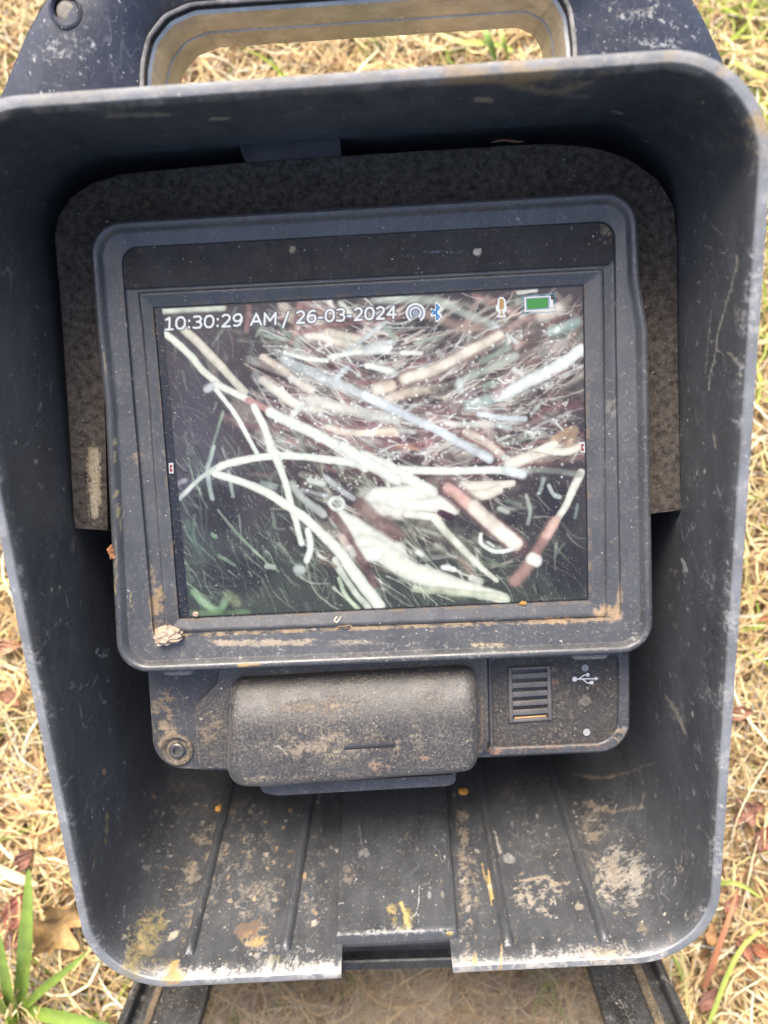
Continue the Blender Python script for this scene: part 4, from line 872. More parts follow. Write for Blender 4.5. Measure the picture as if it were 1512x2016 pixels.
    stroke(zB([(470, 880), (600, 900), (750, 905)]), 13, (206, 212, 204), .9, .4); stroke(zB([(670, 840), (800, 860), (950, 860)]), 12, (206, 220, 222), .9, .4); stroke(zB([(780, 905), (860, 915)]), 11, (190, 204, 204), .85, .4); stroke(zB([(780, 995), (850, 965)]), 8, WH, .85); stroke(zB([(960, 940), (990, 950)]), 12, WH, .7, .5); stroke(zB([(990, 830), (1050, 760)]), 8, (200, 210, 204), .7, .5)
    stroke(zB([(600, 940), (700, 1010), (800, 1080)]), 18, (222, 212, 196), 1, .3, edge=(140, 90, 88)); stroke(zB([(700, 900), (750, 970)]), 22, (186, 180, 170), .7, .5)
    stroke(zB([(0, 715), (100, 775), (250, 850), (430, 925), (580, 1010), (730, 1110)]), 18, (206, 216, 220), 1, .3); stroke(zB([(820, 1095), (840, 1100)]), 13, WH, .95); stroke(zB([(0, 820), (60, 850), (180, 870)]), 20, (200, 206, 200), .7, .6)
    stroke(zB([(1130, 985), (1190, 940), (1245, 930)]), 20, (190, 166, 140), .95, .3); stroke(zB([(1240, 940), (1210, 1010)]), 18, (180, 156, 132), .95, .3); stroke(zB([(850, 1140), (1000, 1080), (1100, 1050), (1200, 1060), (1290, 1020)]), 24, (224, 222, 206), 1, .25, 14); stroke(zB([(1000, 1070), (1130, 1010)]), 16, (222, 220, 204), 1, .3)
    fibres(80, (540, 600, 1140, 900), (18, 70), (3.5, 7), (.4, .85), ((220, 228, 226), (200, 208, 206), (180, 170, 160)))
    blur(1)
    fibres(90, (600, 930, 1000, 1180), (24, 90), (4, 9), (.35, .8), ((200, 208, 196), (170, 176, 160), (216, 222, 212)), 42, 14); fibres(40, (350, 900, 620, 1190), (14, 60), (3, 6), (.3, .7), ((160, 186, 160), (190, 206, 196)), 58, 14)
    # D / C: lower half, back to front
    stroke(zD([(1070, 130), (1010, 270), (920, 390)]), 17, (220, 224, 210), 1, .25, 13); stroke(zD([(920, 385), (850, 510), (790, 610), (740, 660)]), 26, (176, 142, 132), .9, .5, 30); stroke(zD([(940, 360), (890, 440)]), 20, (206, 176, 160), .9, .4); stroke(zD([(820, 555), (845, 565)]), 27, (226, 228, 218), 1, .25)
    stroke(zD([(940, 545), (985, 480)]), 7, (92, 108, 86), .8, .5); stroke(zD([(790, 240), (812, 310), (800, 385)]), 9, (170, 184, 172), .85, .4); stroke(zD([(880, 160), (860, 225)]), 10, (180, 200, 196), .8, .4); stroke(zD([(910, 190), (935, 240), (965, 250)]), 10, (190, 204, 198), .85, .4); stroke(zD([(1035, 350), (1050, 290)]), 8, (160, 190, 180), .7, .5)
    stroke(zD([(665, 310), (700, 325)]), 11, (206, 214, 206), .9, .4); stroke(zD([(700, 270), (760, 285)]), 10, GG, .7, .5); stroke(zD([(700, 130), (900, 110), (1060, 140)]), 14, (160, 172, 160), .7, .5)
    stroke(zD([(150, 310), (280, 370), (400, 440), (500, 520)]), 40, (112, 110, 96), .7, .5); stroke(zD([(250, 400), (380, 440)]), 8, (170, 180, 164), .6, .5)
    stroke(zD([(40, 290), (200, 270), (330, 280), (430, 300)]), 48, (224, 228, 216), 1, .2, 34); stroke(zD([(60, 240), (300, 220)]), 34, (224, 228, 216), 1, .25); stroke(zD([(200, 330), (360, 350)]), 16, (222, 226, 214), 1, .3); stroke(zD([(480, 205), (600, 205), (725, 180)]), 30, (220, 218, 202), 1, .2, 14); stroke(zD([(500, 240), (600, 250), (660, 215)]), 20, (218, 216, 200), 1, .25)
    stroke(zD([(370, 330), (420, 350)]), 14, (70, 34, 42), .9, .3); stroke(zD([(400, 200), (470, 260), (540, 310), (650, 400), (760, 500)]), 42, (108, 80, 78), .9, .35); stroke(zD([(400, 200), (540, 310)]), 24, (206, 170, 158), .95, .4); stroke(zD([(540, 300), (640, 390), (740, 480)]), 31, (222, 216, 200), 1, .3)
    stroke(zD([(345, 355), (450, 480), (550, 570), (650, 660)]), 19, (216, 222, 206), 1, .3, 11); stroke(zD([(575, 430), (570, 480), (650, 525), (730, 510), (745, 480)]), 9, (222, 230, 224), 1, .25); stroke(zD([(590, 440), (660, 480)]), 7, (40, 34, 32), .8, .3); stroke(zD([(610, 470), (640, 490)]), 6, WH, .8)
    stroke(zD([(470, 560), (560, 660)]), 14, (150, 130, 116), .7, .6); stroke(zD([(390, 600), (440, 610)]), 13, (216, 222, 216), .9, .4); stroke(zD([(260, 520), (280, 535)]), 11, WH, .85, .4); stroke(zD([(530, 650), (570, 670)]), 18, (214, 218, 206), .9, .4); stroke(zD([(580, 540), (690, 590)]), 8, (110, 124, 100), .7, .5)
    stroke(zC([(1180, 420), (1350, 520), (1512, 620)]), 42, (216, 224, 212), 1, .2); stroke(zD([(0, 480), (60, 500), (180, 590), (320, 650), (480, 700), (690, 755)]), 50, (218, 224, 210), 1, .25, 26); stroke(zD([(250, 700), (500, 730), (700, 750)]), 16, (196, 206, 180), .8, .4); stroke(zC([(1310, 640), (1390, 630)]), 34, (222, 228, 218), 1, .3)
    stroke(zC([(1130, 380), (1210, 500), (1260, 600), (1320, 700), (1380, 810)]), 20, (112, 84, 80), .8, .45); stroke(zC([(1190, 540), (1220, 590)]), 20, (204, 190, 178), .85, .5); stroke(zC([(1240, 600), (1260, 640)]), 15, WH, .7, .5)
    stroke(zC([(1330, 270), (1450, 330), (1512, 380)]), 34, (206, 210, 200), .8, .5); stroke(zC([(1380, 280), (1512, 330)]), 22, WH, .9, .4); stroke(zC([(1300, 340), (1420, 450), (1512, 520)]), 30, (130, 104, 96), .8, .5)
    stroke(zC([(900, 220), (960, 310), (1080, 400)]), 18, (196, 206, 198), .9, .4); stroke(zC([(1100, 180), (1180, 250), (1260, 300)]), 13, GY, .85, .4); stroke(zC([(1000, 195), (1080, 215)]), 13, WH, .85, .4); stroke(zC([(720, 215), (790, 235)]), 15, (150, 166, 158), .85, .4); stroke(zC([(960, 250), (1100, 290)]), 10, GY, .8, .5); stroke(zC([(640, 160), (800, 170)]), 9, (130, 120, 112), .6, .6)
    a_ = np.linspace(0, 2*math.pi, 12); stroke([(280+(1165+44*math.cos(q))/3.024, 880+(335+36*math.sin(q))/3.024) for q in a_], 9, (216, 226, 220), 1, .3)
    stroke(zC([(420, 145), (520, 92), (750, 50), (1000, 55), (1300, 105), (1512, 130)]), 16, (218, 228, 216), 1, .22); stroke(zD([(0, 95), (250, 112), (500, 118), (720, 120)]), 17, (218, 226, 216), 1, .25); stroke(zD([(700, 115), (770, 140)]), 22, (210, 222, 222), .9, .4); stroke(zD([(0, 60), (150, 120), (320, 220)]), 26, (220, 228, 216), 1, .22)
    stroke(zA([(760, 820), (950, 910), (1180, 1035), (1330, 1149)]), 22, (218, 228, 216), 1, .2); stroke(zC([(1190, 0), (1330, 90), (1512, 190)]), 24, (218, 228, 216), 1, .2)
    stroke(zC([(230, 310), (350, 190), (430, 130)]), 10, (190, 204, 196), .95, .3); stroke(zC([(430, 0), (390, 150)]), 8, (180, 196, 190), .9, .3); stroke(zC([(400, 180), (425, 310)]), 11, (180, 200, 194), .8, .5); stroke(zC([(520, 140), (550, 290)]), 8, (170, 190, 176), .8, .4); stroke(zC([(220, 220), (260, 200)]), 12, (190, 190, 196), .7, .5)
    stroke(zC([(460, 380), (560, 500), (650, 600), (740, 700), (810, 745)]), 6, (150, 172, 146), .85, .4); stroke(zC([(735, 715), (780, 720)]), 12, (190, 204, 192), .85, .4); stroke(zC([(450, 645), (540, 700)]), 8, (130, 160, 134), .8, .4); stroke(zC([(780, 400), (790, 500), (840, 500)]), 7, (130, 144, 128), .7, .5); stroke(zC([(820, 580), (910, 700)]), 8, (140, 156, 138), .7, .5); stroke(zC([(920, 730), (950, 735)]), 18, (200, 212, 206), .9, .4)
    stroke(zC([(300, 860), (380, 940), (460, 980), (490, 910)]), 17, (150, 184, 146), .85, .55); stroke(zC([(420, 520), (440, 535)]), 10, (140, 176, 140), .8, .5); stroke(zC([(510, 880), (560, 930)]), 22, (146, 156, 120), .7, .6); stroke(zC([(300, 990), (620, 990)]), 18, (110, 140, 96), .7, .6); stroke(zC([(280, 450), (340, 640)]), 18, (80, 110, 96), .5, .7)
    stroke(zC([(770, 0), (830, 120), (890, 330), (915, 470), (950, 580)]), 16, (218, 228, 216), 1, .22, 13); stroke(zC([(985, 500), (1012, 600), (980, 680)]), 14, (216, 226, 216), 1, .25)
    stroke(zC([(440, 160), (600, 200), (750, 270), (880, 360), (1000, 450), (1150, 590), (1280, 770), (1410, 950)]), 15, (218, 228, 214), 1, .2, 27); stroke(zC([(1150, 680), (1250, 850), (1340, 960)]), 14, (212, 220, 206), 1, .3); stroke(zC([(1170, 790), (1200, 880), (1280, 965)]), 9, (200, 220, 192), .95, .35)
    stroke(zC([(1060, 690), (1150, 720)]), 10, (120, 100, 90), .6, .6)
    blur(1)
    # bright water drops
    fibres(40, (560, 640, 1120, 960), (8, 26), (3, 5.5), (.5, 1.), ((226, 236, 234), (206, 216, 214)), None, 35, .4)
    for i in range(700):
        X = g.uniform(540, 1130); Y = 600+380*g.beta(1.6, 1.3); r = g.uniform(1.6, 4.5)
        m = np.where((abs(x-X) < 8) & (abs(y-Y) < 8))[0]; comp(m, (228, 240, 240), g.uniform(.3, .9)*(1-sstep(.4, 1, np.hypot(x[m]-X, y[m]-Y)/r)))
    # reflection haze and glow painted into the picture, then text; border fades to black
    x, y = X0, Y0
    GL = {'0': ([[(.5, 0), (.8, .06), (1, .3), (1, .7), (.8, .94), (.5, 1), (.2, .94), (0, .7), (0, .3), (.2, .06), (.5, 0)]], .60), '1': ([[(.1, .84), (.55, 1), (.55, 0)], [(.1, 0), (1, 0)]], .54),
          '2': ([[(.04, .88), (.35, 1), (.7, .98), (.95, .8), (.9, .58), (.6, .36), (.05, 0), (1, 0)]], .56), '3': ([[(.04, .95), (.4, 1), (.75, .97), (.95, .78), (.8, .57), (.45, .53)], [(.45, .53), (.85, .48), (1, .26), (.82, .04), (.4, 0), (0, .05)]], .56),
          '4': ([[(.72, 0), (.72, 1), (0, .3), (1, .3)]], .62), '6': ([[(.9, .95), (.6, 1), (.25, .9), (.04, .6), (.02, .3), (.2, .05), (.5, 0), (.85, .08), (1, .32), (.85, .56), (.5, .62), (.2, .54), (.04, .34)]], .60),
          '9': ([[(.1, .05), (.4, 0), (.75, .1), (.96, .4), (.98, .7), (.8, .95), (.5, 1), (.15, .92), (0, .68), (.15, .44), (.5, .38), (.8, .46), (.96, .66)]], .60), ':': ([[(.5, .06), (.5, .12)], [(.5, .62), (.5, .68)]], .14),
          '-': ([[(0, .36), (1, .36)]], .26), '/': ([[(0, -.1), (1, 1)]], .34), 'A': ([[(0, 0), (.5, 1), (1, 0)], [(.2, .3), (.8, .3)]], .74), 'M': ([[(0, 0), (0, 1), (.5, .32), (1, 1), (1, 0)]], .78)}
    def write(s_, a_, b_, cap, sw=4.3):
        gap = .24; tot = sum(GL[c][1] for c in s_)+gap*(len(s_)-1); A_, B_ = np.array(a_, float), np.array(b_, float); ex_ = (B_-A_)/tot; ey_ = np.array([.03, -1])*cap
        px_, polys = 0., []
        for c in s_:
            for pl in GL[c][0]: polys.append(np.array([A_+ex_*(px_+q[0]*GL[c][1])+ey_*q[1] for q in pl]))
            px_ += GL[c][1]+gap
        for wd, cl_, al_ in ((sw+4., (40, 44, 56), .65), (sw, (240, 243, 246), 1.)):
            for pl in polys:
                lo, hi = pl.min(0)-8, pl.max(0)+8; m = np.where((x > lo[0]) & (x < hi[0]) & (y > lo[1]) & (y < hi[1]))[0]
                d, _ = polydist(x[m], y[m], pl); comp(m, cl_, al_*(1-sstep(wd*.5-.9, wd*.5+.9, d)))
    keep_ = img.copy(); blur(9); bloom = np.maximum(img-90, 0)*.34; img[:] = keep_
    img[:] = np.clip((img*.92+img.mean(1, keepdims=True)*.08)*.93+bloom*.9+c_((13, 14, 14)), 0, 255)*c_((1.015, .99, .995))  # lifted blacks paint the glass's washed-out reflection over the picture
    for q in (('10:30:29', (325, 649), (476, 641), 23), ('AM', (494, 640), (542, 638), 22), ('/', (557, 642), (567, 640), 26), ('26-03-2024', (584, 636), (779, 626), 23)): write(*q)
    bd = np.minimum(np.minimum(u, 1-u)*nx*1.7, np.minimum(v, 1-v)*ny*1.7).reshape(-1); img *= sstep(-1, 3, bd)[:, None]
    rgba = np.c_[lin(img), np.ones(len(img))]
    I = np.arange(nx*ny).reshape(ny, nx); q = np.stack([I[:-1, :-1], I[:-1, 1:], I[1:, 1:], I[1:, :-1]], -1).reshape(-1, 4)
    m = bpy.data.materials.new('display'); m.use_nodes = True; N = m.node_tree.nodes; L = m.node_tree.links; b = N['Principled BSDF']
    at = N.new('ShaderNodeAttribute'); at.attribute_name = 'tint'; b.inputs['Base Color'].default_value = (.006, .006, .008, 1); b.inputs['Roughness'].default_value = .22; b.inputs['Specular IOR Level'].default_value = .35
    L.new(at.outputs['Color'], b.inputs['Emission Color']); b.inputs['Emission Strength'].default_value = 1.0/EXPO
    # dust specks on the glass: they hide the glow and catch the light
    tc = N.new('ShaderNodeTexCoord'); nz = N.new('ShaderNodeTexNoise'); nz.inputs['Scale'].default_value = 1300; nz.inputs['Detail'].default_value = 4
    L.new(tc.outputs['Object'], nz.inputs['Vector']); mr = N.new('ShaderNodeMapRange'); mr.inputs['From Min'].default_value = .66; mr.inputs['From Max'].default_value = .74; L.new(nz.outputs[0], mr.inputs[0])
    mx = N.new('ShaderNodeMix'); mx.data_type = 'RGBA'; L.new(mr.outputs[0], mx.inputs[0]); mx.inputs[6].default_value = (.006, .006, .008, 1); mx.inputs[7].default_value = (.2, .18, .15, 1); L.new(mx.outputs[2], b.inputs['Base Color'])
    e = N.new('ShaderNodeMath'); e.operation = 'MULTIPLY_ADD'; e.inputs[1].default_value = -.45/EXPO; e.inputs[2].default_value = 1/EXPO; L.new(mr.outputs[0], e.inputs[0]); L.new(e.outputs[0], b.inputs['Emission Strength'])
    pic = obj('display_picture', P, q, m, glass, attr=rgba, smooth=False)
    # overlay: time, date, icons
    white = glow('overlay_white', (236, 240, 244)); darkm = glow('overlay_shadow', (40, 44, 54)); blue = glow('overlay_blue', (52, 132, 196)); gold = glow('overlay_gold', (190, 150, 84)); green = glow('overlay_green', (52, 148, 44)); grey = glow('overlay_grey', (150, 162, 186)); red = glow('overlay_red', (176, 50, 70)); cyan = glow('overlay_cyan', (80, 170, 200))
    def poly(name, pts, mt, z, parent=glass):
        pts = np.array(pts, float); xy = S.hit(pts[:, 0], pts[:, 1], z); return obj(name, S.to(xy, z), [list(range(len(pts)))], mt, parent, smooth=False)
    def multi(name, polys, mt, z):
        Ps, Fs, k_ = [], [], 0
        for pts in polys:
            pts = np.array(pts, float); xy = S.hit(pts[:, 0], pts[:, 1], z); Ps.append(S.to(xy, z)); Fs.append(list(range(k_, k_+len(pts)))); k_ += len(pts)
        return obj(name, np.concatenate(Ps), Fs, mt, glass, smooth=False)
    def ringp(cx_, cy_, r0, r1, a0, a1, n=28):
        t = np.radians(np.linspace(a0, a1, n)); return [(cx_+r1*math.cos(q), cy_-r1*math.sin(q)) for q in t]+[(cx_+r0*math.cos(q), cy_-r0*math.sin(q)) for q in t[::-1]]
    multi('broadcast_icon', [ringp(818, 616, 15.5, 19.5, -58, 238), ringp(818, 616, 8.5, 11.5, -50, 230)], white, .0013); multi('broadcast_icon_rings', [ringp(818, 616, 12, 15, -58, 238), ringp(818, 616, 0.2, 6.5, 0, 359)], grey, .0011)
    bt = [[(860, 598), (867, 606), (864, 609), (861, 604)], [(867, 606), (853, 621), (851, 618), (864, 604)], [(851, 608), (867, 623), (864, 626), (849, 611)], [(867, 623), (861, 631), (860, 627), (864, 622)], [(858, 598), (861, 598), (861, 631), (858, 631)]]
    multi('wireless_icon', bt, blue, .0014)
    poly('wireless_icon_halo', [(857, 594), (863, 596), (871, 606), (865, 614), (871, 622), (863, 634), (857, 634), (856, 622), (849, 624), (847, 619), (853, 614), (847, 610), (849, 606), (856, 610)], white, .0011)
    poly('microphone_icon_halo', [(980, 590), (984, 585), (990, 585), (995, 590), (996, 600), (998, 603), (998, 611), (994, 615), (993, 618), (996, 621), (996, 625), (978, 625), (978, 621), (982, 618), (981, 615), (976, 611), (976, 603), (979, 600)], white, .0011)
    multi('microphone_icon', [[(983, 591), (985, 588), (989, 588), (992, 591), (992, 606), (989, 610), (985, 610), (983, 606)], [(986, 612), (989, 612), (989, 617), (993, 621), (982, 621), (986, 617)]], gold, .0014)
    q = [(1027, 583), (1093, 578), (1094, 614), (1028, 619)]; multi('battery_icon_frame', [[q[i], q[(i+1) % 4], (q[(i+1) % 4][0]*.97+1060*.03, q[(i+1) % 4][1]*.94+598*.06), (q[i][0]*.97+1060*.03, q[i][1]*.94+598*.06)] for i in range(4)], cyan, .0011)
    poly('battery_icon_case', [(1032, 585), (1084, 582), (1085, 590), (1089, 590), (1089, 604), (1085, 604), (1085, 611), (1033, 614)], white, .0010); poly('battery_icon_charge', [(1037, 589), (1079, 586), (1079, 606), (1038, 609)], green, .0014); poly('battery_icon_cell', [(1035, 587), (1082, 584), (1082, 608), (1036, 611)], grey, .0012)
    for cx_, cy_ in ((337, 922), (1147, 881)):
        poly('edge_marker', [(cx_-5, cy_-10), (cx_+4, cy_-11), (cx_+5, cy_+10), (cx_-4, cy_+10)], white, .0010); multi('edge_marker_figure', [[(cx_-3, cy_-7), (cx_+2, cy_-7), (cx_+3, cy_-3), (cx_-1, cy_-1), (cx_+3, cy_+3), (cx_+2, cy_+7), (cx_-3, cy_+7)]], red, .0013)
screen()

# lower unit: plate, battery, panel --------------------------------------------
def unit():
    zp = -.013
    def pu(p):
        p.dust(320, 1400, 50, 70, (150, 122, 84), .8, .5, 12); p.dust(325, 1450, 40, 40, (168, 142, 104), .9, .45, 9); p.dust(352, 1476, 46, 44, (140, 120, 92), .9, .40, 10); p.dust(420, 1470, 50, 50, (120, 106, 84), .8, .42, 10)
        p.dust(1090, 1470, 160, 12, (150, 116, 86), .8, .45, 9); p.dust(970, 1480, 40, 14, (150, 108, 82), .85, .42, 8); p.blob(1234, 1430, 6, 6, (128, 128, 124), .8); p.specks(120, (295, 1330, 1240, 1515), (140, 130, 112), (1, 3), (.3, .7), seed=81)
    un = dense_face('lower_unit', S, [(288, 1270), (1240, 1225), (1239, 1479), (948, 1491), (700, 1500), (450, 1517), (305, 1510)], zp, [.002, .002, .013, .004, .02, .004, .013], M['unit'], dev, step=.0013, painter=pu, sink=.03)
    plate('unit_wall', S, [(290, 1272), (1238, 1227), (1237, 1477), (948, 1489), (450, 1515), (307, 1508)], -.040, zp-.0015, [.002, .002, .013, .004, .004, .013], M['unit'], un, pz=zp)
    # screw in a dirty boss
    c = S.hit(349., 1476., zp); a = np.linspace(0, 2*math.pi, 41)[:-1]; cc = np.stack([np.cos(a), np.sin(a)], -1)
    bm_ = mat('dirty_boss', (.045, .04, .033), .7, False, .8, dustcol=(140, 120, 92), bump=.6)
    P, F_ = loft([S.to(c+cc*.0072, zp-.002), S.to(c+cc*.0070, zp+.0008), S.to(c+cc*.0062, zp+.0012), S.to(c+cc*.0052, zp+.0008), S.to(c+cc*.0044, zp-.0002), S.to(c+cc*.0036, zp-.0003)], False, False); obj('screw_boss', P, F_, bm_, un)
    hexa = np.array([(math.cos(q), math.sin(q)) for q in np.radians(np.arange(40)*9)]); hx = np.array([np.array([math.cos(t), math.sin(t)])/max(abs(math.cos(((t) % (math.pi/3))-math.pi/6)), .01)*math.cos(math.pi/6) for t in a])
    P, F_ = loft([S.to(c+cc*.0034, zp-.001), S.to(c+cc*.0033, zp+.0012), S.to(c+cc*.0027, zp+.0016), S.to(c+hx*.0017, zp+.0015), S.to(c+hx*.0016, zp+.0003), S.to(c+hx*.0003, zp+.0002)], False, True); obj('screw', P, F_, M['screw'], un)
    # battery plate and bulging battery
    zb = -.0070
    def pb(p):
        p.dust(700, 1330, 300, 20, (120, 84, 62), .7, .5, 12, ang=-3, streak=3); p.dust(548, 1325, 40, 18, (150, 150, 148), .95, .42, 9); p.dust(420, 1440, 40, 70, (130, 110, 84), .8, .44, 12); p.line([(380, 1400), (392, 1510)], 5, (130, 110, 84), .7, rough=1); p.dust(700, 1320, 300, 40, (110, 98, 82), .6, .48, 8); p.line([(470, 1330), (940, 1310)], 9, (110, 76, 58), .6, rough=1.2)
        p.line([(930, 1340), (948, 1380), (948, 1450), (940, 1490)], 8, (130, 104, 70), .8, rough=1)
    bp = dense_face('battery_plate', S, [(440, 1280), (958, 1262), (962, 1462), (944, 1490), (700, 1502), (450, 1513), (392, 1512), (383, 1394), (428, 1345)], zb, [.001, .004, .005, .004, .02, .002, .003, .004, .006], M['battery'], dev, step=.0011, painter=pb, sink=.004)
    # bulge
    def bl(px, z, r): 
        xy = S.hit(np.array([p[0] for p in px], float), np.array([p[1] for p in px], float), z); return xy, r
    pxA = [(452, 1342), (940, 1316), (942, 1508), (890, 1514), (530, 1541), (446, 1540)]
    V = S.hit(np.array([p[0] for p in pxA], float), np.array([p[1] for p in pxA], float), -.002)
    rr = np.array([.006, .006, .009, .02, .02, .009]); Ls = [120, 46, 14, 90, 20, 46]
    def lp(d, top=0.):
        Q = inset(V, d); Q[0] += np.array([0, -top]); Q[1] += np.array([0, -top]); return subdiv(rpoly(Q, list(np.maximum(rr-d*.6, .002)), 8), 9, Ls)
    loops = [S.to(lp(-.0004), zb-.004), S.to(lp(0), zb+.002), S.to(lp(.0002, .001), -.003), S.to(lp(.0007, .0040), .0010), S.to(lp(.0016, .0085), .0042), S.to(lp(.0026, .0115), .0058), S.to(lp(.0040, .0135), .0064), S.to(lp(.0052, .0145), .0066)]
    base_ = lp(.0052, .0145); cen = base_.mean(0)
    for t in np.linspace(0, 1, 17)[1:]:
        q = cen+(base_-cen)*np.array([1-.24*t, 1-.985*t]); loops.append(S.to(q, .0066+.0004*t))
    P, F_ = loft(loops, False, True); p = Paint(P); p.k = .72
    p.dust(700, 1450, 280, 90, (140, 120, 94), .75, .47, 24); p.dust(600, 1385, 190, 22, (150, 124, 90), .85, .46, 14, streak=2); p.dust(840, 1380, 110, 24, (145, 120, 88), .7, .47, 12, streak=2); p.dust(600, 1470, 150, 50, (158, 138, 110), .7, .5, 18)
    p.dust(745, 1508, 34, 18, (170, 124, 92), .9, .42, 10); p.dust(835, 1494, 24, 10, (170, 120, 94), .8, .45, 7); p.dust(690, 1530, 260, 14, (135, 116, 90), .7, .46, 8); p.dust(510, 1535, 60, 12, (150, 130, 100), .8, .42, 6)
    p.line([(540, 1468), (556, 1474), (562, 1484)], 4, (190, 180, 160), .85); p.blob(802, 1427, 6, 4, (210, 150, 86), .95); p.line([(930, 1345), (934, 1390), (936, 1450)], 4, (196, 170, 110), .6, rough=1.3); p.line([(918, 1460), (934, 1456)], 4, (190, 174, 120), .8); p.line([(700, 1432), (725, 1436)], 3, (190, 180, 160), .6)
    p.blob(906, 1360, 8, 7, (130, 118, 98), .8); p.specks(420, (450, 1350, 935, 1535), (165, 150, 126), (1, 2.6), (.3, .8), seed=91, elong=1.3); p.dust(470, 1440, 30, 60, (120, 122, 134), .4, .4, 16)
    bat = obj('battery', P, F_, M['battery'], dev, stain=p.c)
    plate('latch_slot', S, [(677, 1469), (778, 1463), (778, 1472), (677, 1478)], .0060, .00725, .0004, M['black'], bat)
    plate('slot_ridge', S, [(677, 1466), (778, 1460), (778, 1462.5), (677, 1468.5)], .0060, .00765, .0002, M['unit'], bat)
    plate('release_ledge', S, [(507, 1537), (900, 1516), (896, 1545), (880, 1549), (545, 1568), (515, 1562)], -.010, -.0035, [.001, .001, .003, .004, .005, .004], M['unit'], bat, pz=-.0035)
    plate('ledge_ridge', S, [(520, 1545), (892, 1525), (892, 1531), (520, 1551)], -.0038, -.0026, .0006, M['battery'], bat, pz=-.0026)
    # framed speaker panel
    zf = -.0105
    op = S.hit(np.array([958., 1241, 1240, 962]), np.array([1280., 1272, 1480, 1490]), zf); ip = S.hit(np.array([968., 1219, 1217, 973]), np.array([1300., 1292, 1463, 1473]), zf)
    ro, ri = [.002, .003, .013, .002], [.002, .002, .010, .002]
    A = rpoly(op, ro, 8); A1 = rpoly(inset(op, .0008), [.002, .003, .0122, .002], 8); B = rpoly(ip, ri, 8); B1 = rpoly(inset(ip, -.0006), [.002, .002, .0106, .002], 8)
    loops = [S.to(A, zp-.002), S.to(A, zf-.0008), S.to(A1, zf), S.to(B1, zf), S.to(B, zf-.0006), S.to(B, zp-.001)]
    def dens(Lo): 
        n_ = 36; L_ = [60, 40, 60, 40]; return [subdiv3(l, 9, L_) for l in Lo]
    def subdiv3(l, k_, L_):
        o = []
        for i in range(4):
            arc = l[i*k_:(i+1)*k_]; nx_ = l[((i+1)*k_) % len(l)]; o.append(arc); t = np.linspace(0, 1, L_[i]+1)[1:-1, None]; o.append(arc[-1]*(1-t)+nx_*t)
        return np.concatenate(o)
    P, F_ = loft(dens(loops)); p = Paint(P)
    for x in range(980, 1210, 20): p.dust(x, 1473-(x-980)*.03, 22, 8, (140, 108, 84), .7, .45, 6, seed=x)
    p.dust(970, 1480, 30, 16, (150, 104, 80), .9, .4, 8); p.dust(1213, 1450, 16, 30, (170, 140, 100), .9, .4, 6); p.line([(968, 1310), (972, 1465)], 4, (120, 96, 74), .6, rough=1); p.specks(60, (1216, 1290, 1242, 1480), (130, 126, 118), (1, 3), seed=95); p.blob(1234, 1432, 6, 6, (140, 140, 136), .8)
    pf = obj('panel_frame', P, F_, M['unit'], dev, stain=p.c)
    def pp(p):
        p.dust(1060, 1320, 60, 30, (130, 96, 78), .7, .46, 8); p.blob(1090, 1319, 7, 6, (120, 104, 84), .9); p.dust(1093, 1342, 12, 9, (150, 96, 76), .9, .42, 5); p.dust(1100, 1390, 120, 90, (110, 100, 86), .6, .5, 7); p.dust(1090, 1455, 110, 16, (120, 108, 92), .7, .48, 6)
        p.blob(1153, 1380, 13, 13, (110, 104, 94), .8, rough=.3); p.blob(1153, 1380, 7, 7, (66, 62, 58), .6, rough=.6); p.blob(1107, 1442, 9, 8, (96, 86, 74), .8); p.line([(1090, 1385), (1108, 1392), (1112, 1398)], 3, (120, 118, 112), .7); p.dust(1178, 1356, 8, 6, (140, 90, 76), .8, .4, 5); p.blob(1194, 1318, 7, 5, (120, 108, 90), .8)
        p.specks(320, (975, 1300, 1216, 1465), (135, 124, 106), (.9, 2.4), (.3, .75), seed=97, elong=1.2)
    pn = dense_face('speaker_panel', S, [(967, 1299), (1220, 1291), (1218, 1464), (972, 1474)], zp+.0006, [.002, .002, .010, .002], M['panel'], dev, step=.0009, painter=pp)
    # speaker grille: plate bars around six slots
    zg = zp+.0019
    def gq(u, v):   # grille coordinates -> photo
        a = np.array([1001, 1315.]); b = np.array([1084, 1311.]); c_ = np.array([1087, 1418.]); d = np.array([1003, 1424.]); return tuple((a*(1-u)+b*u)*(1-v)+(d*(1-u)+c_*u)*v)
    gr = bpy.data.objects.new('speaker_grille', None); COL.objects.link(gr); gr.parent = dev; gr.empty_display_size = .01
    def bar(nm, u0, v0, u1, v1, z, m, r=.0003, zb=None): return plate(nm, S, [gq(u0, v0), gq(u1, v0), gq(u1, v1), gq(u0, v1)], zp+.0004 if zb is None else zb, z, r, m, gr, bev=.0003)
    bar('grille_backing', .03, .03, .97, .97, zp+.0009, M['black'])
    bar('grille_side', 0, .0, .085, 1, zg, M['grille'], .0007); bar('grille_side', .915, .0, 1, 1, zg, M['grille'], .0007)
    pitch = .164; sl = .046
    edges = [0.0]
    for i in range(6):
        cv = .085+i*pitch; edges += [cv-sl/2-.012, cv+sl/2+.012]
    edges.append(1.0)
    for i in range(7): bar('grille_bar', .083, edges[2*i]+(.0 if i else .004), .917, edges[2*i+1]-(.004 if i == 6 else 0), zg-.0001, M['grille'], .0004)
    # debris lodged in the slots
    bar('lodged_straw', .12, .965-.06, .88, .965-.035, zp+.0014, mat('lodged_straw', (140, 110, 72), .8, True, .4), .0004, zb=zp+.0008)
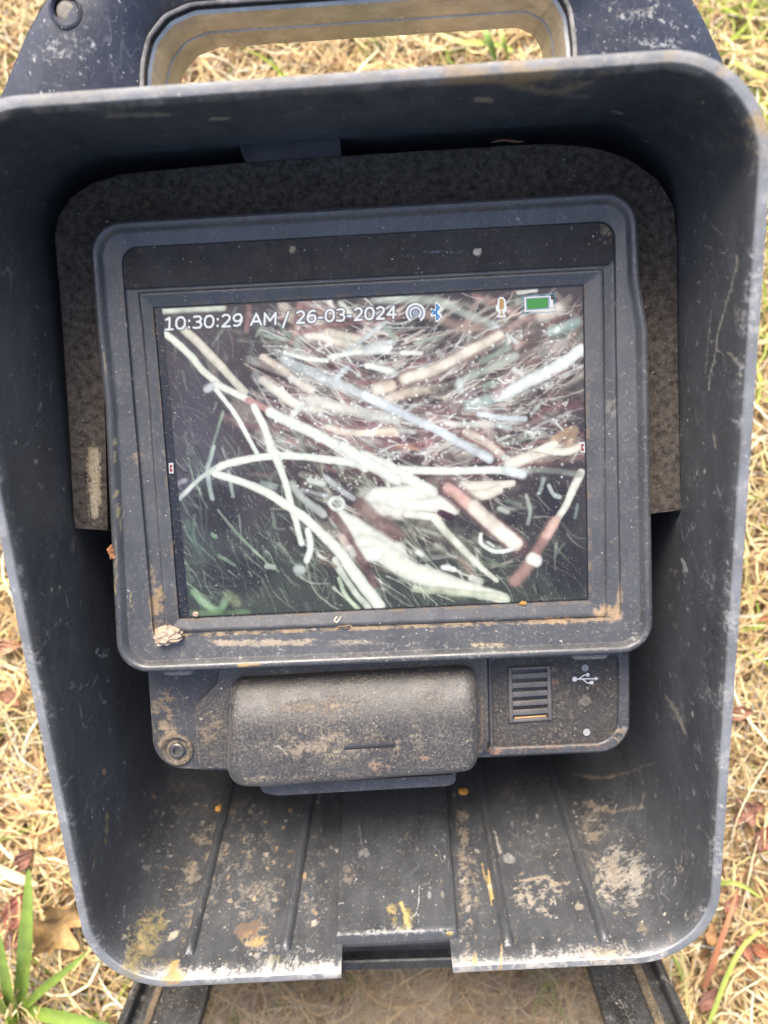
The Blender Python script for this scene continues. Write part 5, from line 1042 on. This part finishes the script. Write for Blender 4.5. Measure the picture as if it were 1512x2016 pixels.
    # usb trident print
    def tri():
        z = zp+.0009; T = lambda pts: S.to(S.hit(np.array([q[0] for q in pts], float), np.array([q[1] for q in pts], float), z), z)
        Ps, Fs, k_ = [], [], 0
        def circ(x, y, r): return [(x+r*math.cos(q), y+r*math.sin(q)) for q in np.linspace(0, 2*math.pi, 19)[:-1]]
        def seg(a, b, w): 
            d = np.array(b, float)-a; n_ = np.array([-d[1], d[0]])/np.linalg.norm(d)*w/2; a = np.array(a, float); b = np.array(b, float); return [a+n_, b+n_, b-n_, a-n_]
        for pts in (circ(1131.5, 1337, 4.8), seg((1134, 1337), (1172, 1336), 2.6), [(1171, 1331.5), (1179, 1336), (1171, 1340)], seg((1140, 1336.5), (1150, 1329), 2.4), seg((1150, 1329), (1156, 1328.7), 2.4), circ(1157, 1328.6, 3.8), seg((1147, 1337), (1156, 1344.5), 2.4), seg((1156, 1344.5), (1163, 1344), 2.4), [(1161, 1340.5), (1168, 1340.2), (1168.3, 1347), (1161.3, 1347.3)]):
            Ps.append(T(pts)+S.en*1e-5*len(Ps)); Fs.append(list(range(k_, k_+len(pts)))); k_ += len(pts)
        obj('trident_symbol', np.concatenate(Ps), Fs, M['print'], pn, smooth=False)
        for x_, y_, r_ in ((1152, 1315, 7), (1155, 1441.5, 7)):
            c0 = [(x_+r_*math.cos(q), y_+r_*math.sin(q)) for q in np.linspace(0, 2*math.pi, 25)[:-1]]
            obj('indicator_dot', T(c0), [list(range(24))], M['dot'], pn, smooth=False)
    tri()
unit()

# ------------------------------------------------------------------ loose bits lying on the unit
def lump(name, c, r, m, label, cat, squash=.6, rough=.5, seed=0, nrm=None, group=None):
    bm = bmesh.new(); bmesh.ops.create_icosphere(bm, subdivisions=4, radius=1)
    P = np.array([v.co[:] for v in bm.verts]); F_ = [[v.index for v in f.verts] for f in bm.faces]; bm.free()
    d = 1+rough*(fbm(P[:, 0]*3+P[:, 2]*2+10, P[:, 1]*3-P[:, 2]+10, 1., seed, 5)-.5)*2
    P = P*d[:, None]; n = S.en if nrm is None else nrm
    e1 = S.ex; e2 = np.cross(n, e1)
    Q = np.array(c)+P[:, :1]*e1*r[0]+P[:, 1:2]*e2*r[1]+P[:, 2:3]*n*r[2]*squash
    return at_origin(tag(obj(name, Q, F_, m), label, cat, group))
clod = mat('pale_clod', (138, 122, 106), .95, False, .3, dustcol=(120, 96, 76), mott=.35, msc=400, bump=.9, bsc=700)
lump('mud_clod', S.to(S.hit(330., 1250., .006), .0062), (.0054, .0038, .0034), clod, 'pale crumpled clod of dry mud in the lower left corner of the screen frame', 'mud clod', .8, .6, 4)
seedm = mat('yellow_seed', (172, 128, 58), .6, False, .2, mott=.3, msc=500, bump=.4)
def on_floor(px, py, up=.0): x, d = floor_hit(px, py, up); return floor_pt(x, d, up)
fn = R.ey+R.en*SLOPE; fn /= np.linalg.norm(fn)
lump('seed', on_floor(912., 1558., .0008), (.0026, .0026, .0016), seedm, 'round yellow seed on the hood floor right of the battery ledge', 'seed', .7, .18, 1, fn, 'seeds in the hood')
lump('seed', on_floor(433., 1591., .0008), (.0025, .0022, .0016), seedm, 'round yellow seed on the hood floor left of the battery beside a rib', 'seed', .7, .25, 2, fn, 'seeds in the hood')
fuzz = mat('orange_fuzz', (134, 88, 56), .9, False, .2, mott=.4, msc=500, bump=.9)
lump('burr', S.to(S.hit(221., 1084., .0065), .0072), (.0013, .0022, .0011), fuzz, 'small orange-brown burr stuck on the left edge of the screen frame', 'burr', .9, 1.2, 9)
grit = mat('gold_grit', (140, 100, 44), .6, False, .2, mott=.4, msc=600)
lump('grit_crumb', S.to(S.hit(1029., 1187., .001), .0016), (.0012, .0008, .0006), grit, 'golden crumb on the lower edge of the lit screen', 'crumb', .8, .9, 12)
lump('grit_crumb', S.to(S.hit(386., 1208., .001), .0016), (.0011, .0009, .0008), clod, 'pale crumb in the lower left corner of the lit screen', 'crumb', .8, .9, 13)
def twig():
    a = S.to(S.hit(965., 284., -.002), -.0005); b = S.to(S.hit(1031., 277., -.002), -.001); loops = []
    for t in np.linspace(0, 1, 12):
        c = a*(1-t)+b*t+S.ey*.0006*math.sin(t*5); r = .0004*(1-abs(2*t-1)**3)+.0001
        loops.append(np.array([c+r*(math.cos(q)*S.ey+math.sin(q)*S.en) for q in np.linspace(0, 2*math.pi, 9)[:-1]]))
    P, F_ = loft(loops, True, True); at_origin(tag(obj('twig', P, F_, mat('red_twig', (84, 54, 40), .8, False, .2, mott=.3, msc=500)), 'thin reddish twig lying on the top edge of the dark foam', 'twig'))
twig()
def hair(name, pts, w, m, label):
    c = np.array([S.to(S.hit(float(a), float(b), .0042), .0046+.0006*math.sin(i*1.7)) for i, (a, b) in enumerate(pts)])
    for _ in range(3):
        q = [c[0]]
        for A_, B_ in zip(c[:-1], c[1:]): q += [A_*.75+B_*.25, A_*.25+B_*.75]
        q.append(c[-1]); c = np.array(q)
    t = np.gradient(c, axis=0); t /= np.linalg.norm(t, axis=1)[:, None]; s = np.cross(t, S.en)
    loops = [c+w*(math.cos(q)*s+math.sin(q)*S.en) for q in np.linspace(0, 2*math.pi, 6)]
    P, F_ = loft(loops, closed=False); at_origin(tag(obj(name, P, F_, m), label, 'fibre'))
fib = mat('pale_fibre', (190, 176, 150), .7, False, .1)
hair('fibre', [(663, 1213), (658, 1220), (662, 1226), (668, 1220), (672, 1212)], .00022, fib, 'pale curled fibre on the frame just below the middle of the screen')
hair('fibre', [(662, 1238), (668, 1231), (680, 1233), (690, 1230), (696, 1238), (688, 1240)], .00016, mat('brown_fibre', (136, 108, 74), .8, False, .1), 'thin brown looped fibre on the dirt line below the screen')

# ------------------------------------------------------------------ grass, litter and plants on the ground
def ground_pt(px, py, z=0.):
    r = W(ray(float(px), float(py))[None])[0]-np.array([0, 0, H]); t = (z-H)/r[2]; return np.array([0, 0, H])+r*t
def tint_mat(name, rough=.7, trans=.25):
    m = bpy.data.materials.new(name); m.use_nodes = True; N = m.node_tree.nodes; L = m.node_tree.links; b = N['Principled BSDF']; out = N['Material Output']
    at = N.new('ShaderNodeAttribute'); at.attribute_name = 'tint'; tc = N.new('ShaderNodeTexCoord')
    nz = N.new('ShaderNodeTexNoise'); nz.inputs['Scale'].default_value = 350; nz.inputs['Detail'].default_value = 4; L.new(tc.outputs['Object'], nz.inputs['Vector'])
    mr = N.new('ShaderNodeMapRange'); mr.inputs['To Min'].default_value = .6; mr.inputs['To Max'].default_value = 1.4; L.new(nz.outputs[0], mr.inputs[0])
    mx = N.new('ShaderNodeMix'); mx.data_type = 'RGBA'; mx.blend_type = 'MULTIPLY'; mx.inputs[0].default_value = 1; L.new(at.outputs['Color'], mx.inputs[6]); L.new(mr.outputs[0], mx.inputs[7])
    L.new(mx.outputs[2], b.inputs['Base Color']); b.inputs['Roughness'].default_value = rough; b.inputs['Specular IOR Level'].default_value = .3
    t = N.new('ShaderNodeBsdfTranslucent'); L.new(mx.outputs[2], t.inputs[0]); ms = N.new('ShaderNodeMixShader'); ms.inputs[0].default_value = trans
    L.new(b.outputs[0], ms.inputs[1]); L.new(t.outputs[0], ms.inputs[2]); L.new(ms.outputs[0], out.inputs[0]); return m
def blades(name, n, box, length, width, heights, tints, seed, curl=1.2, rise=.35, keep=None, seg=7, droop=True):
    g = np.random.default_rng(seed)
    x = g.uniform(box[0], box[2], n); y = g.uniform(box[1], box[3], n)
    if keep is not None: k = keep(x, y); x, y = x[k], y[k]; n = len(x)
    a = g.uniform(0, 2*math.pi, n); L = g.uniform(*length, n); w = g.uniform(*width, n); k0 = g.normal(0, curl, n); k1 = g.normal(0, curl*1.6, n)
    z0 = g.uniform(*heights, n); el = np.abs(g.normal(0, rise, n)); tw = g.uniform(0, math.pi, n); tws = g.normal(0, 1.5, n)
    t = np.linspace(0, 1, seg)
    P = np.zeros((n, seg, 3)); P[:, 0] = np.stack([x, y, z0], -1); ang = a.copy()
    for i in range(1, seg):
        ang = a+k0*t[i]+k1*t[i]**2; e = el*(1-(2.0 if droop else .6)*t[i]); ds = L/(seg-1)
        P[:, i, 0] = P[:, i-1, 0]+ds*np.cos(ang)*np.cos(e); P[:, i, 1] = P[:, i-1, 1]+ds*np.sin(ang)*np.cos(e); P[:, i, 2] = np.maximum(P[:, i-1, 2]+ds*np.sin(e), .0012)
    T = np.gradient(P, axis=1); T /= np.linalg.norm(T, axis=2)[..., None]+1e-9
    Sd = np.cross(T, np.array([0, 0, 1.])); Sd /= np.linalg.norm(Sd, axis=2)[..., None]+1e-9; U = np.cross(Sd, T)
    ph = tw[:, None]*.25-.4+tws[:, None]*t[None]*.6
    side = Sd*np.cos(ph)[..., None]+U*np.sin(ph)[..., None]; nrm = np.cross(T, side)
    prof = (np.minimum(1, .55+t*3)*np.minimum(1, (1-t)*2.6+.12))[None, :]*w[:, None]*.5
    A = P-side*prof[..., None]; B = P+nrm*(prof*.35)[..., None]; C = P+side*prof[..., None]
    V = np.stack([A, B, C], 2).reshape(-1, 3)
    b0 = (np.arange(n)[:, None]*seg+np.arange(seg-1)[None]).reshape(-1)*3
    Fq = np.concatenate([np.stack([b0, b0+1, b0+4, b0+3], -1), np.stack([b0+1, b0+2, b0+5, b0+4], -1)])
    tn = np.array([lin(c) for c, w_ in tints]); pw = np.array([w_ for c, w_ in tints]); ch = g.choice(len(tn), n, p=pw/pw.sum())
    col = tn[ch]*g.uniform(.45, 1.35, n)[:, None]; col = np.repeat(np.c_[np.clip(col, 0, .82), np.ones(n)], seg*3, 0)
    me = bpy.data.meshes.new(name); me.vertices.add(len(V)); me.vertices.foreach_set('co', V.ravel()); me.loops.add(Fq.size); me.loops.foreach_set('vertex_index', Fq.ravel().astype(np.int32))
    me.polygons.add(len(Fq)); me.polygons.foreach_set('loop_start', np.arange(len(Fq), dtype=np.int32)*4); me.update(calc_edges=True)
    at = me.color_attributes.new('tint', 'FLOAT_COLOR', 'POINT'); at.data.foreach_set('color', col.astype(np.float32).ravel())
    me.polygons.foreach_set('use_smooth', [True]*len(Fq))
    o = bpy.data.objects.new(name, me); COL.objects.link(o); o['kind'] = 'stuff'; return o
fp = W(np.array([R.to(np.array([x, y]), -DEP) for x, y in ((-HW*.9, -HH+.02), (HW*.9, -HH+.02), (HW*.9, HH-.01), (-HW*.9, HH-.01))]))
fx0, fx1, fy0, fy1 = fp[:, 0].min()+.012, fp[:, 0].max()-.012, fp[:, 1].min()+.012, fp[:, 1].max()-.012
keep = lambda x, y: ~((x > fx0) & (x < fx1) & (y > fy0) & (y < fy1))
STRAW = [((200, 178, 134), 5), ((184, 156, 108), 4), ((210, 194, 160), 3), ((164, 138, 98), 3), ((142, 120, 90), 2.6), ((126, 94, 66), 1.6), ((164, 158, 106), 1.2), ((188, 180, 164), 1.4)]
tm = tint_mat('dry_straw'); gm = tint_mat('green_blade', .5, .35)
box = (-.46, -.46, .46, .50)
o1 = blades('dry_grass', 24000, box, (.03, .085), (.0007, .0021), (.0015, .013), STRAW, 1, .55, .2, keep); o1.data.materials.append(tm); o1['label'] = 'bleached dry lawn grass matted over the soil'; o1['category'] = 'dry grass'
o2 = blades('dry_grass_thatch', 26000, box, (.02, .07), (.0005, .0012), (.004, .021), STRAW, 2, 1.1, .3, keep); o2.data.materials.append(tm); o2['label'] = 'thin curled straw lying on top of the dry lawn'; o2['category'] = 'straw'
def gkeep(x, y): 
    d = fbm(x*100+200, y*100+200, 7., 3, 3); return keep(x, y) & (d > .56)
o3 = blades('green_grass', 5200, box, (.02, .06), (.0010, .0022), (.002, .012), [((128, 146, 56), 4), ((150, 160, 76), 3), ((104, 128, 46), 2)], 3, .8, .5, gkeep, droop=False); o3.data.materials.append(gm); o3['label'] = 'sparse fresh green blades among the dry grass'; o3['category'] = 'grass'
# extra green towards the top right corner
def gk2(x, y): return (x > .13) & (y > .16)
o4 = blades('green_grass_patch', 700, (.14, .17, .40, .46), (.025, .06), (.0014, .0026), (.003, .015), [((150, 168, 70), 3), ((170, 182, 96), 2)], 5, .8, .5, gk2, droop=False); o4.data.materials.append(gm); o4['label'] = 'greener tuft of lawn past the right shoulder of the handle'; o4['category'] = 'grass'
# small reddish litter flakes nobody could count
o5 = blades('leaf_litter', 600, box, (.006, .016), (.003, .006), (.003, .014), [((150, 96, 68), 3), ((172, 120, 84), 2), ((120, 80, 60), 1)], 9, .5, .25, keep, seg=5); o5.data.materials.append(tm); o5['label'] = 'small reddish flakes of leaf litter in the straw'; o5['category'] = 'leaf litter'

def leaf_mat(name, c): return mat(name, tuple(q*.62+sum(c)/3*.16 for q in c), .65, False, .12, dustcol=(150, 130, 100), mott=.4, msc=160, bump=.5, bsc=300, spec=.3)
def leaf(px, py, L, w, rot, c, label, z=.016, curl=.5, lobes=0, tilt=0.):
    """a curled dry leaf: grid over an outline, with thickness and a raised midrib"""
    nu, nv = 22, 11; u = np.linspace(0, 1, nu); v = np.linspace(-1, 1, nv); base_ = ground_pt(px, py, z)
    hw = w*.5*np.sin(np.pi*np.clip(u, 0.02, .985))**.75*(1.15-.5*u)
    if lobes: hw = hw*(1+.45*np.cos(u*lobes*2*math.pi+.6))
    U, Vv = np.meshgrid(u, v, indexing='ij'); X = (U-.5)*L; Y = Vv*hw[:, None]+L*.06*np.sin(U*3)
    Z = curl*w*(Vv**2*.35)+curl*L*.25*(U-.5)**2*2+.0006*np.sin(U*17+Vv*9)+np.abs(Vv)*.0003+tilt*Vv*w*.5
    Z = Z-Z.min()
    ca, sa = math.cos(rot), math.sin(rot); top = np.stack([base_[0]+X*ca-Y*sa, base_[1]+X*sa+Y*ca, base_[2]+Z], -1).reshape(-1, 3)
    bot = top-np.array([0, 0, .0003]); n_ = len(top); I = np.arange(n_).reshape(nu, nv)
    q = np.stack([I[:-1, :-1], I[1:, :-1], I[1:, 1:], I[:-1, 1:]], -1).reshape(-1, 4); bd = list(I[:, 0])+list(I[-1, 1:])+list(I[::-1, -1][1:])+list(I[0, ::-1][1:-1])
    F_ = [list(f) for f in q]+[list(f[::-1]+n_) for f in q]+[[bd[i], bd[i]+n_, bd[(i+1) % len(bd)]+n_, bd[(i+1) % len(bd)]] for i in range(len(bd))]
    o = obj('fallen_leaf', np.concatenate([top, bot]), F_, leaf_mat('leaf', c), space='world'); at_origin(tag(o, label, 'leaf', 'fallen leaves in the dry grass')); return o
RB = (138, 88, 68); OR = (166, 112, 82); TN = (196, 150, 92)
leaf(128, 1818, 0.0306, 0.0255, 1.0, (196, 152, 88), 'curled tan leaf beside the hood, above the green weed', .022, .8, 2.5, .3)
leaf(38, 1790, 0.0222, 0.0133, 1.2, (160, 92, 70), 'reddish leaf at the left edge above the green weed', .018, .5)
leaf(28, 1850, 0.0163, 0.0104, .3, RB, 'small red-brown leaf behind the upright green blade', .017, .5)
leaf(18, 1275, 0.0163, 0.0089, .2, (190, 130, 96), 'pale orange leaf at the left edge beside the middle of the hood', .020, .5)
leaf(22, 1375, 0.0148, 0.0089, -.5, OR, 'orange leaf at the left edge below the pale orange one', .019, .5)
leaf(52, 1690, 0.0148, 0.0096, .9, RB, 'red-brown leaf left of the hood, above the wide pale straw', .018, .5)
leaf(1470, 1598, 0.0192, 0.0133, .5, RB, 'red-brown leaf at the right edge near the lower side of the hood', .019, .5, 2)
leaf(1496, 1872, 0.0118, 0.0074, -.6, (196, 106, 70), 'bright orange leaf at the right edge near the lower corner', .019, .6)
leaf(1462, 1868, 0.0148, 0.0067, -1.0, (176, 110, 84), 'pinkish folded leaf next to the bright orange leaf', .019, .7)
leaf(1394, 1965, 0.0148, 0.0089, .8, RB, 'red-brown leaf right of the lid rail at the bottom', .018, .5)
leaf(1455, 1405, 0.0148, 0.0089, .2, OR, 'orange-brown leaf right of the hood, level with the speaker grille', .020, .5)
leaf(1440, 1780, 0.0133, 0.0074, .9, (176, 112, 86), 'pale red leaf beside the long orange straw', .019, .5)
leaf(1400, 1838, 0.0118, 0.0067, 1.4, (190, 138, 84), 'small amber leaf against the lower right corner of the hood', .020, .5)
leaf(1500, 1650, 0.0148, 0.0104, 1.1, (140, 80, 60), 'dark red leaf below the red-brown one at the right edge', .018, .5)
leaf(1041, 1975, 0.0163, 0.0104, .7, (150, 90, 66), 'red-brown leaf seen through the dirty clear lid', .012, .4)
leaf(18, 950, 0.0133, 0.0074, .5, (190, 120, 80), 'orange leaf at the far left edge beside the foam', .020, .5)

def strap_blade(name, parent, pts, w, m, z0, z1, arch, tints=None):
    """one wide blade along ground points, with a V-fold"""
    c = np.array([ground_pt(a, b, z0+(z1-z0)*i/(len(pts)-1)+arch*math.sin(math.pi*i/(len(pts)-1))) for i, (a, b) in enumerate(pts)])
    for _ in range(3):
        q = [c[0]]
        for A_, B_ in zip(c[:-1], c[1:]): q += [A_*.75+B_*.25, A_*.25+B_*.75]
        q.append(c[-1]); c = np.array(q)
    n_ = len(c); t = np.linspace(0, 1, n_); T = np.gradient(c, axis=0); T /= np.linalg.norm(T, axis=1)[:, None]
    s = np.cross(T, np.array([0, 0, 1.])); s /= np.linalg.norm(s, axis=1)[:, None]; up = np.cross(s, T)
    hw = w*.5*np.minimum(1, .7+t*1.5)*np.minimum(1, (1-t)**.8*1.7+.03)
    loops = []
    for k_, h_ in ((-1, .25), (-.5, .10), (0, -.02), (.5, .10), (1, .25)): loops.append(c+s*(hw*k_)[:, None]+up*(hw*h_)[:, None])
    for k_, h_ in ((.5, .06), (0, -.06), (-.5, .06)): loops.append(c+s*(hw*k_)[:, None]+up*(hw*h_-.0002)[:, None])
    P, F_ = loft(loops+[loops[0]], closed=False); return obj(name, P, F_, m, parent, space='world')
gb = mat('weed_green', (92, 112, 40), .45, False, .12, dustcol=(150, 160, 110), mott=.22, msc=90, bump=.2, bsc=500)
wb = ground_pt(35, 1990); weed = thing('green_weed', 'green broad-bladed grass weed in the lower left corner', 'weed', (wb[0], wb[1], 0.))
weed['origin'] = [float(wb[0]), float(wb[1]), 0.]
for pts, w, z1, ar in (([(38, 1995), (48, 1900), (55, 1800), (57, 1712)], .0080, .055, .01), ([(40, 1990), (80, 1950), (125, 1915), (168, 1878)], .0046, .050, .008), ([(45, 1988), (110, 2000), (170, 2012), (250, 2030)], .0078, .045, .006), ([(25, 2000), (12, 1930), (-4, 1830)], .0062, .05, .008), ([(20, 2000), (-10, 1960), (-40, 1930)], .0060, .045, .006), ([(36, 1995), (5, 2025), (-10, 2060)], .0062, .04, .006)):
    strap_blade('blade', weed, pts, w, gb, .012, z1, ar)
ps = mat('pale_straw', (176, 160, 124), .6, False, .1, mott=.15); os_ = mat('orange_straw', (130, 84, 54), .6, False, .1, mott=.25); gs = mat('lime_blade', (126, 136, 58), .5, False, .1, mott=.2)
def single(name, pts, w, m, label, cat, z0=.018, z1=.022, arch=.006): at_origin(tag(strap_blade(name, None, pts, w, m, z0, z1, arch), label, cat))
single('straw', [(-10, 1708), (30, 1726), (75, 1742)], .0060, ps, 'wide pale straw left of the hood above the red leaves', 'straw')
single('straw', [(1386, 1945), (1405, 1890), (1430, 1820), (1452, 1752)], .0034, os_, 'long straight orange-brown straw beside the lower right side of the hood', 'straw')
single('grass_blade', [(1010, 100), (970, 85), (905, 86), (846, 55)], .0042, gs, 'yellow-green blade lying across the right part of the handle opening', 'grass blade', .02, .03)
single('grass_blade', [(975, 120), (962, 80), (948, 40)], .0052, mat('mid_green', (104, 126, 54), .5, False, .1), 'broad green blade standing upright in the handle opening', 'grass blade', .02, .035)
single('grass_blade', [(1000, 120), (992, 85), (982, 45)], .0036, gs, 'narrow green blade next to the broad one in the handle opening', 'grass blade', .02, .035)
single('grass_blade', [(1440, 120), (1475, 140), (1520, 150)], .0036, gs, 'lime blade beyond the right shoulder of the handle', 'grass blade')
single('grass_blade', [(1405, 1740), (1450, 1735), (1500, 1768)], .0026, gs, 'thin green blade bending beside the lower right side of the hood', 'grass blade')
single('grass_blade', [(1395, 2016), (1450, 1870), (1500, 1830)], .0028, gs, 'thin green blade rising from the bottom right corner', 'grass blade')
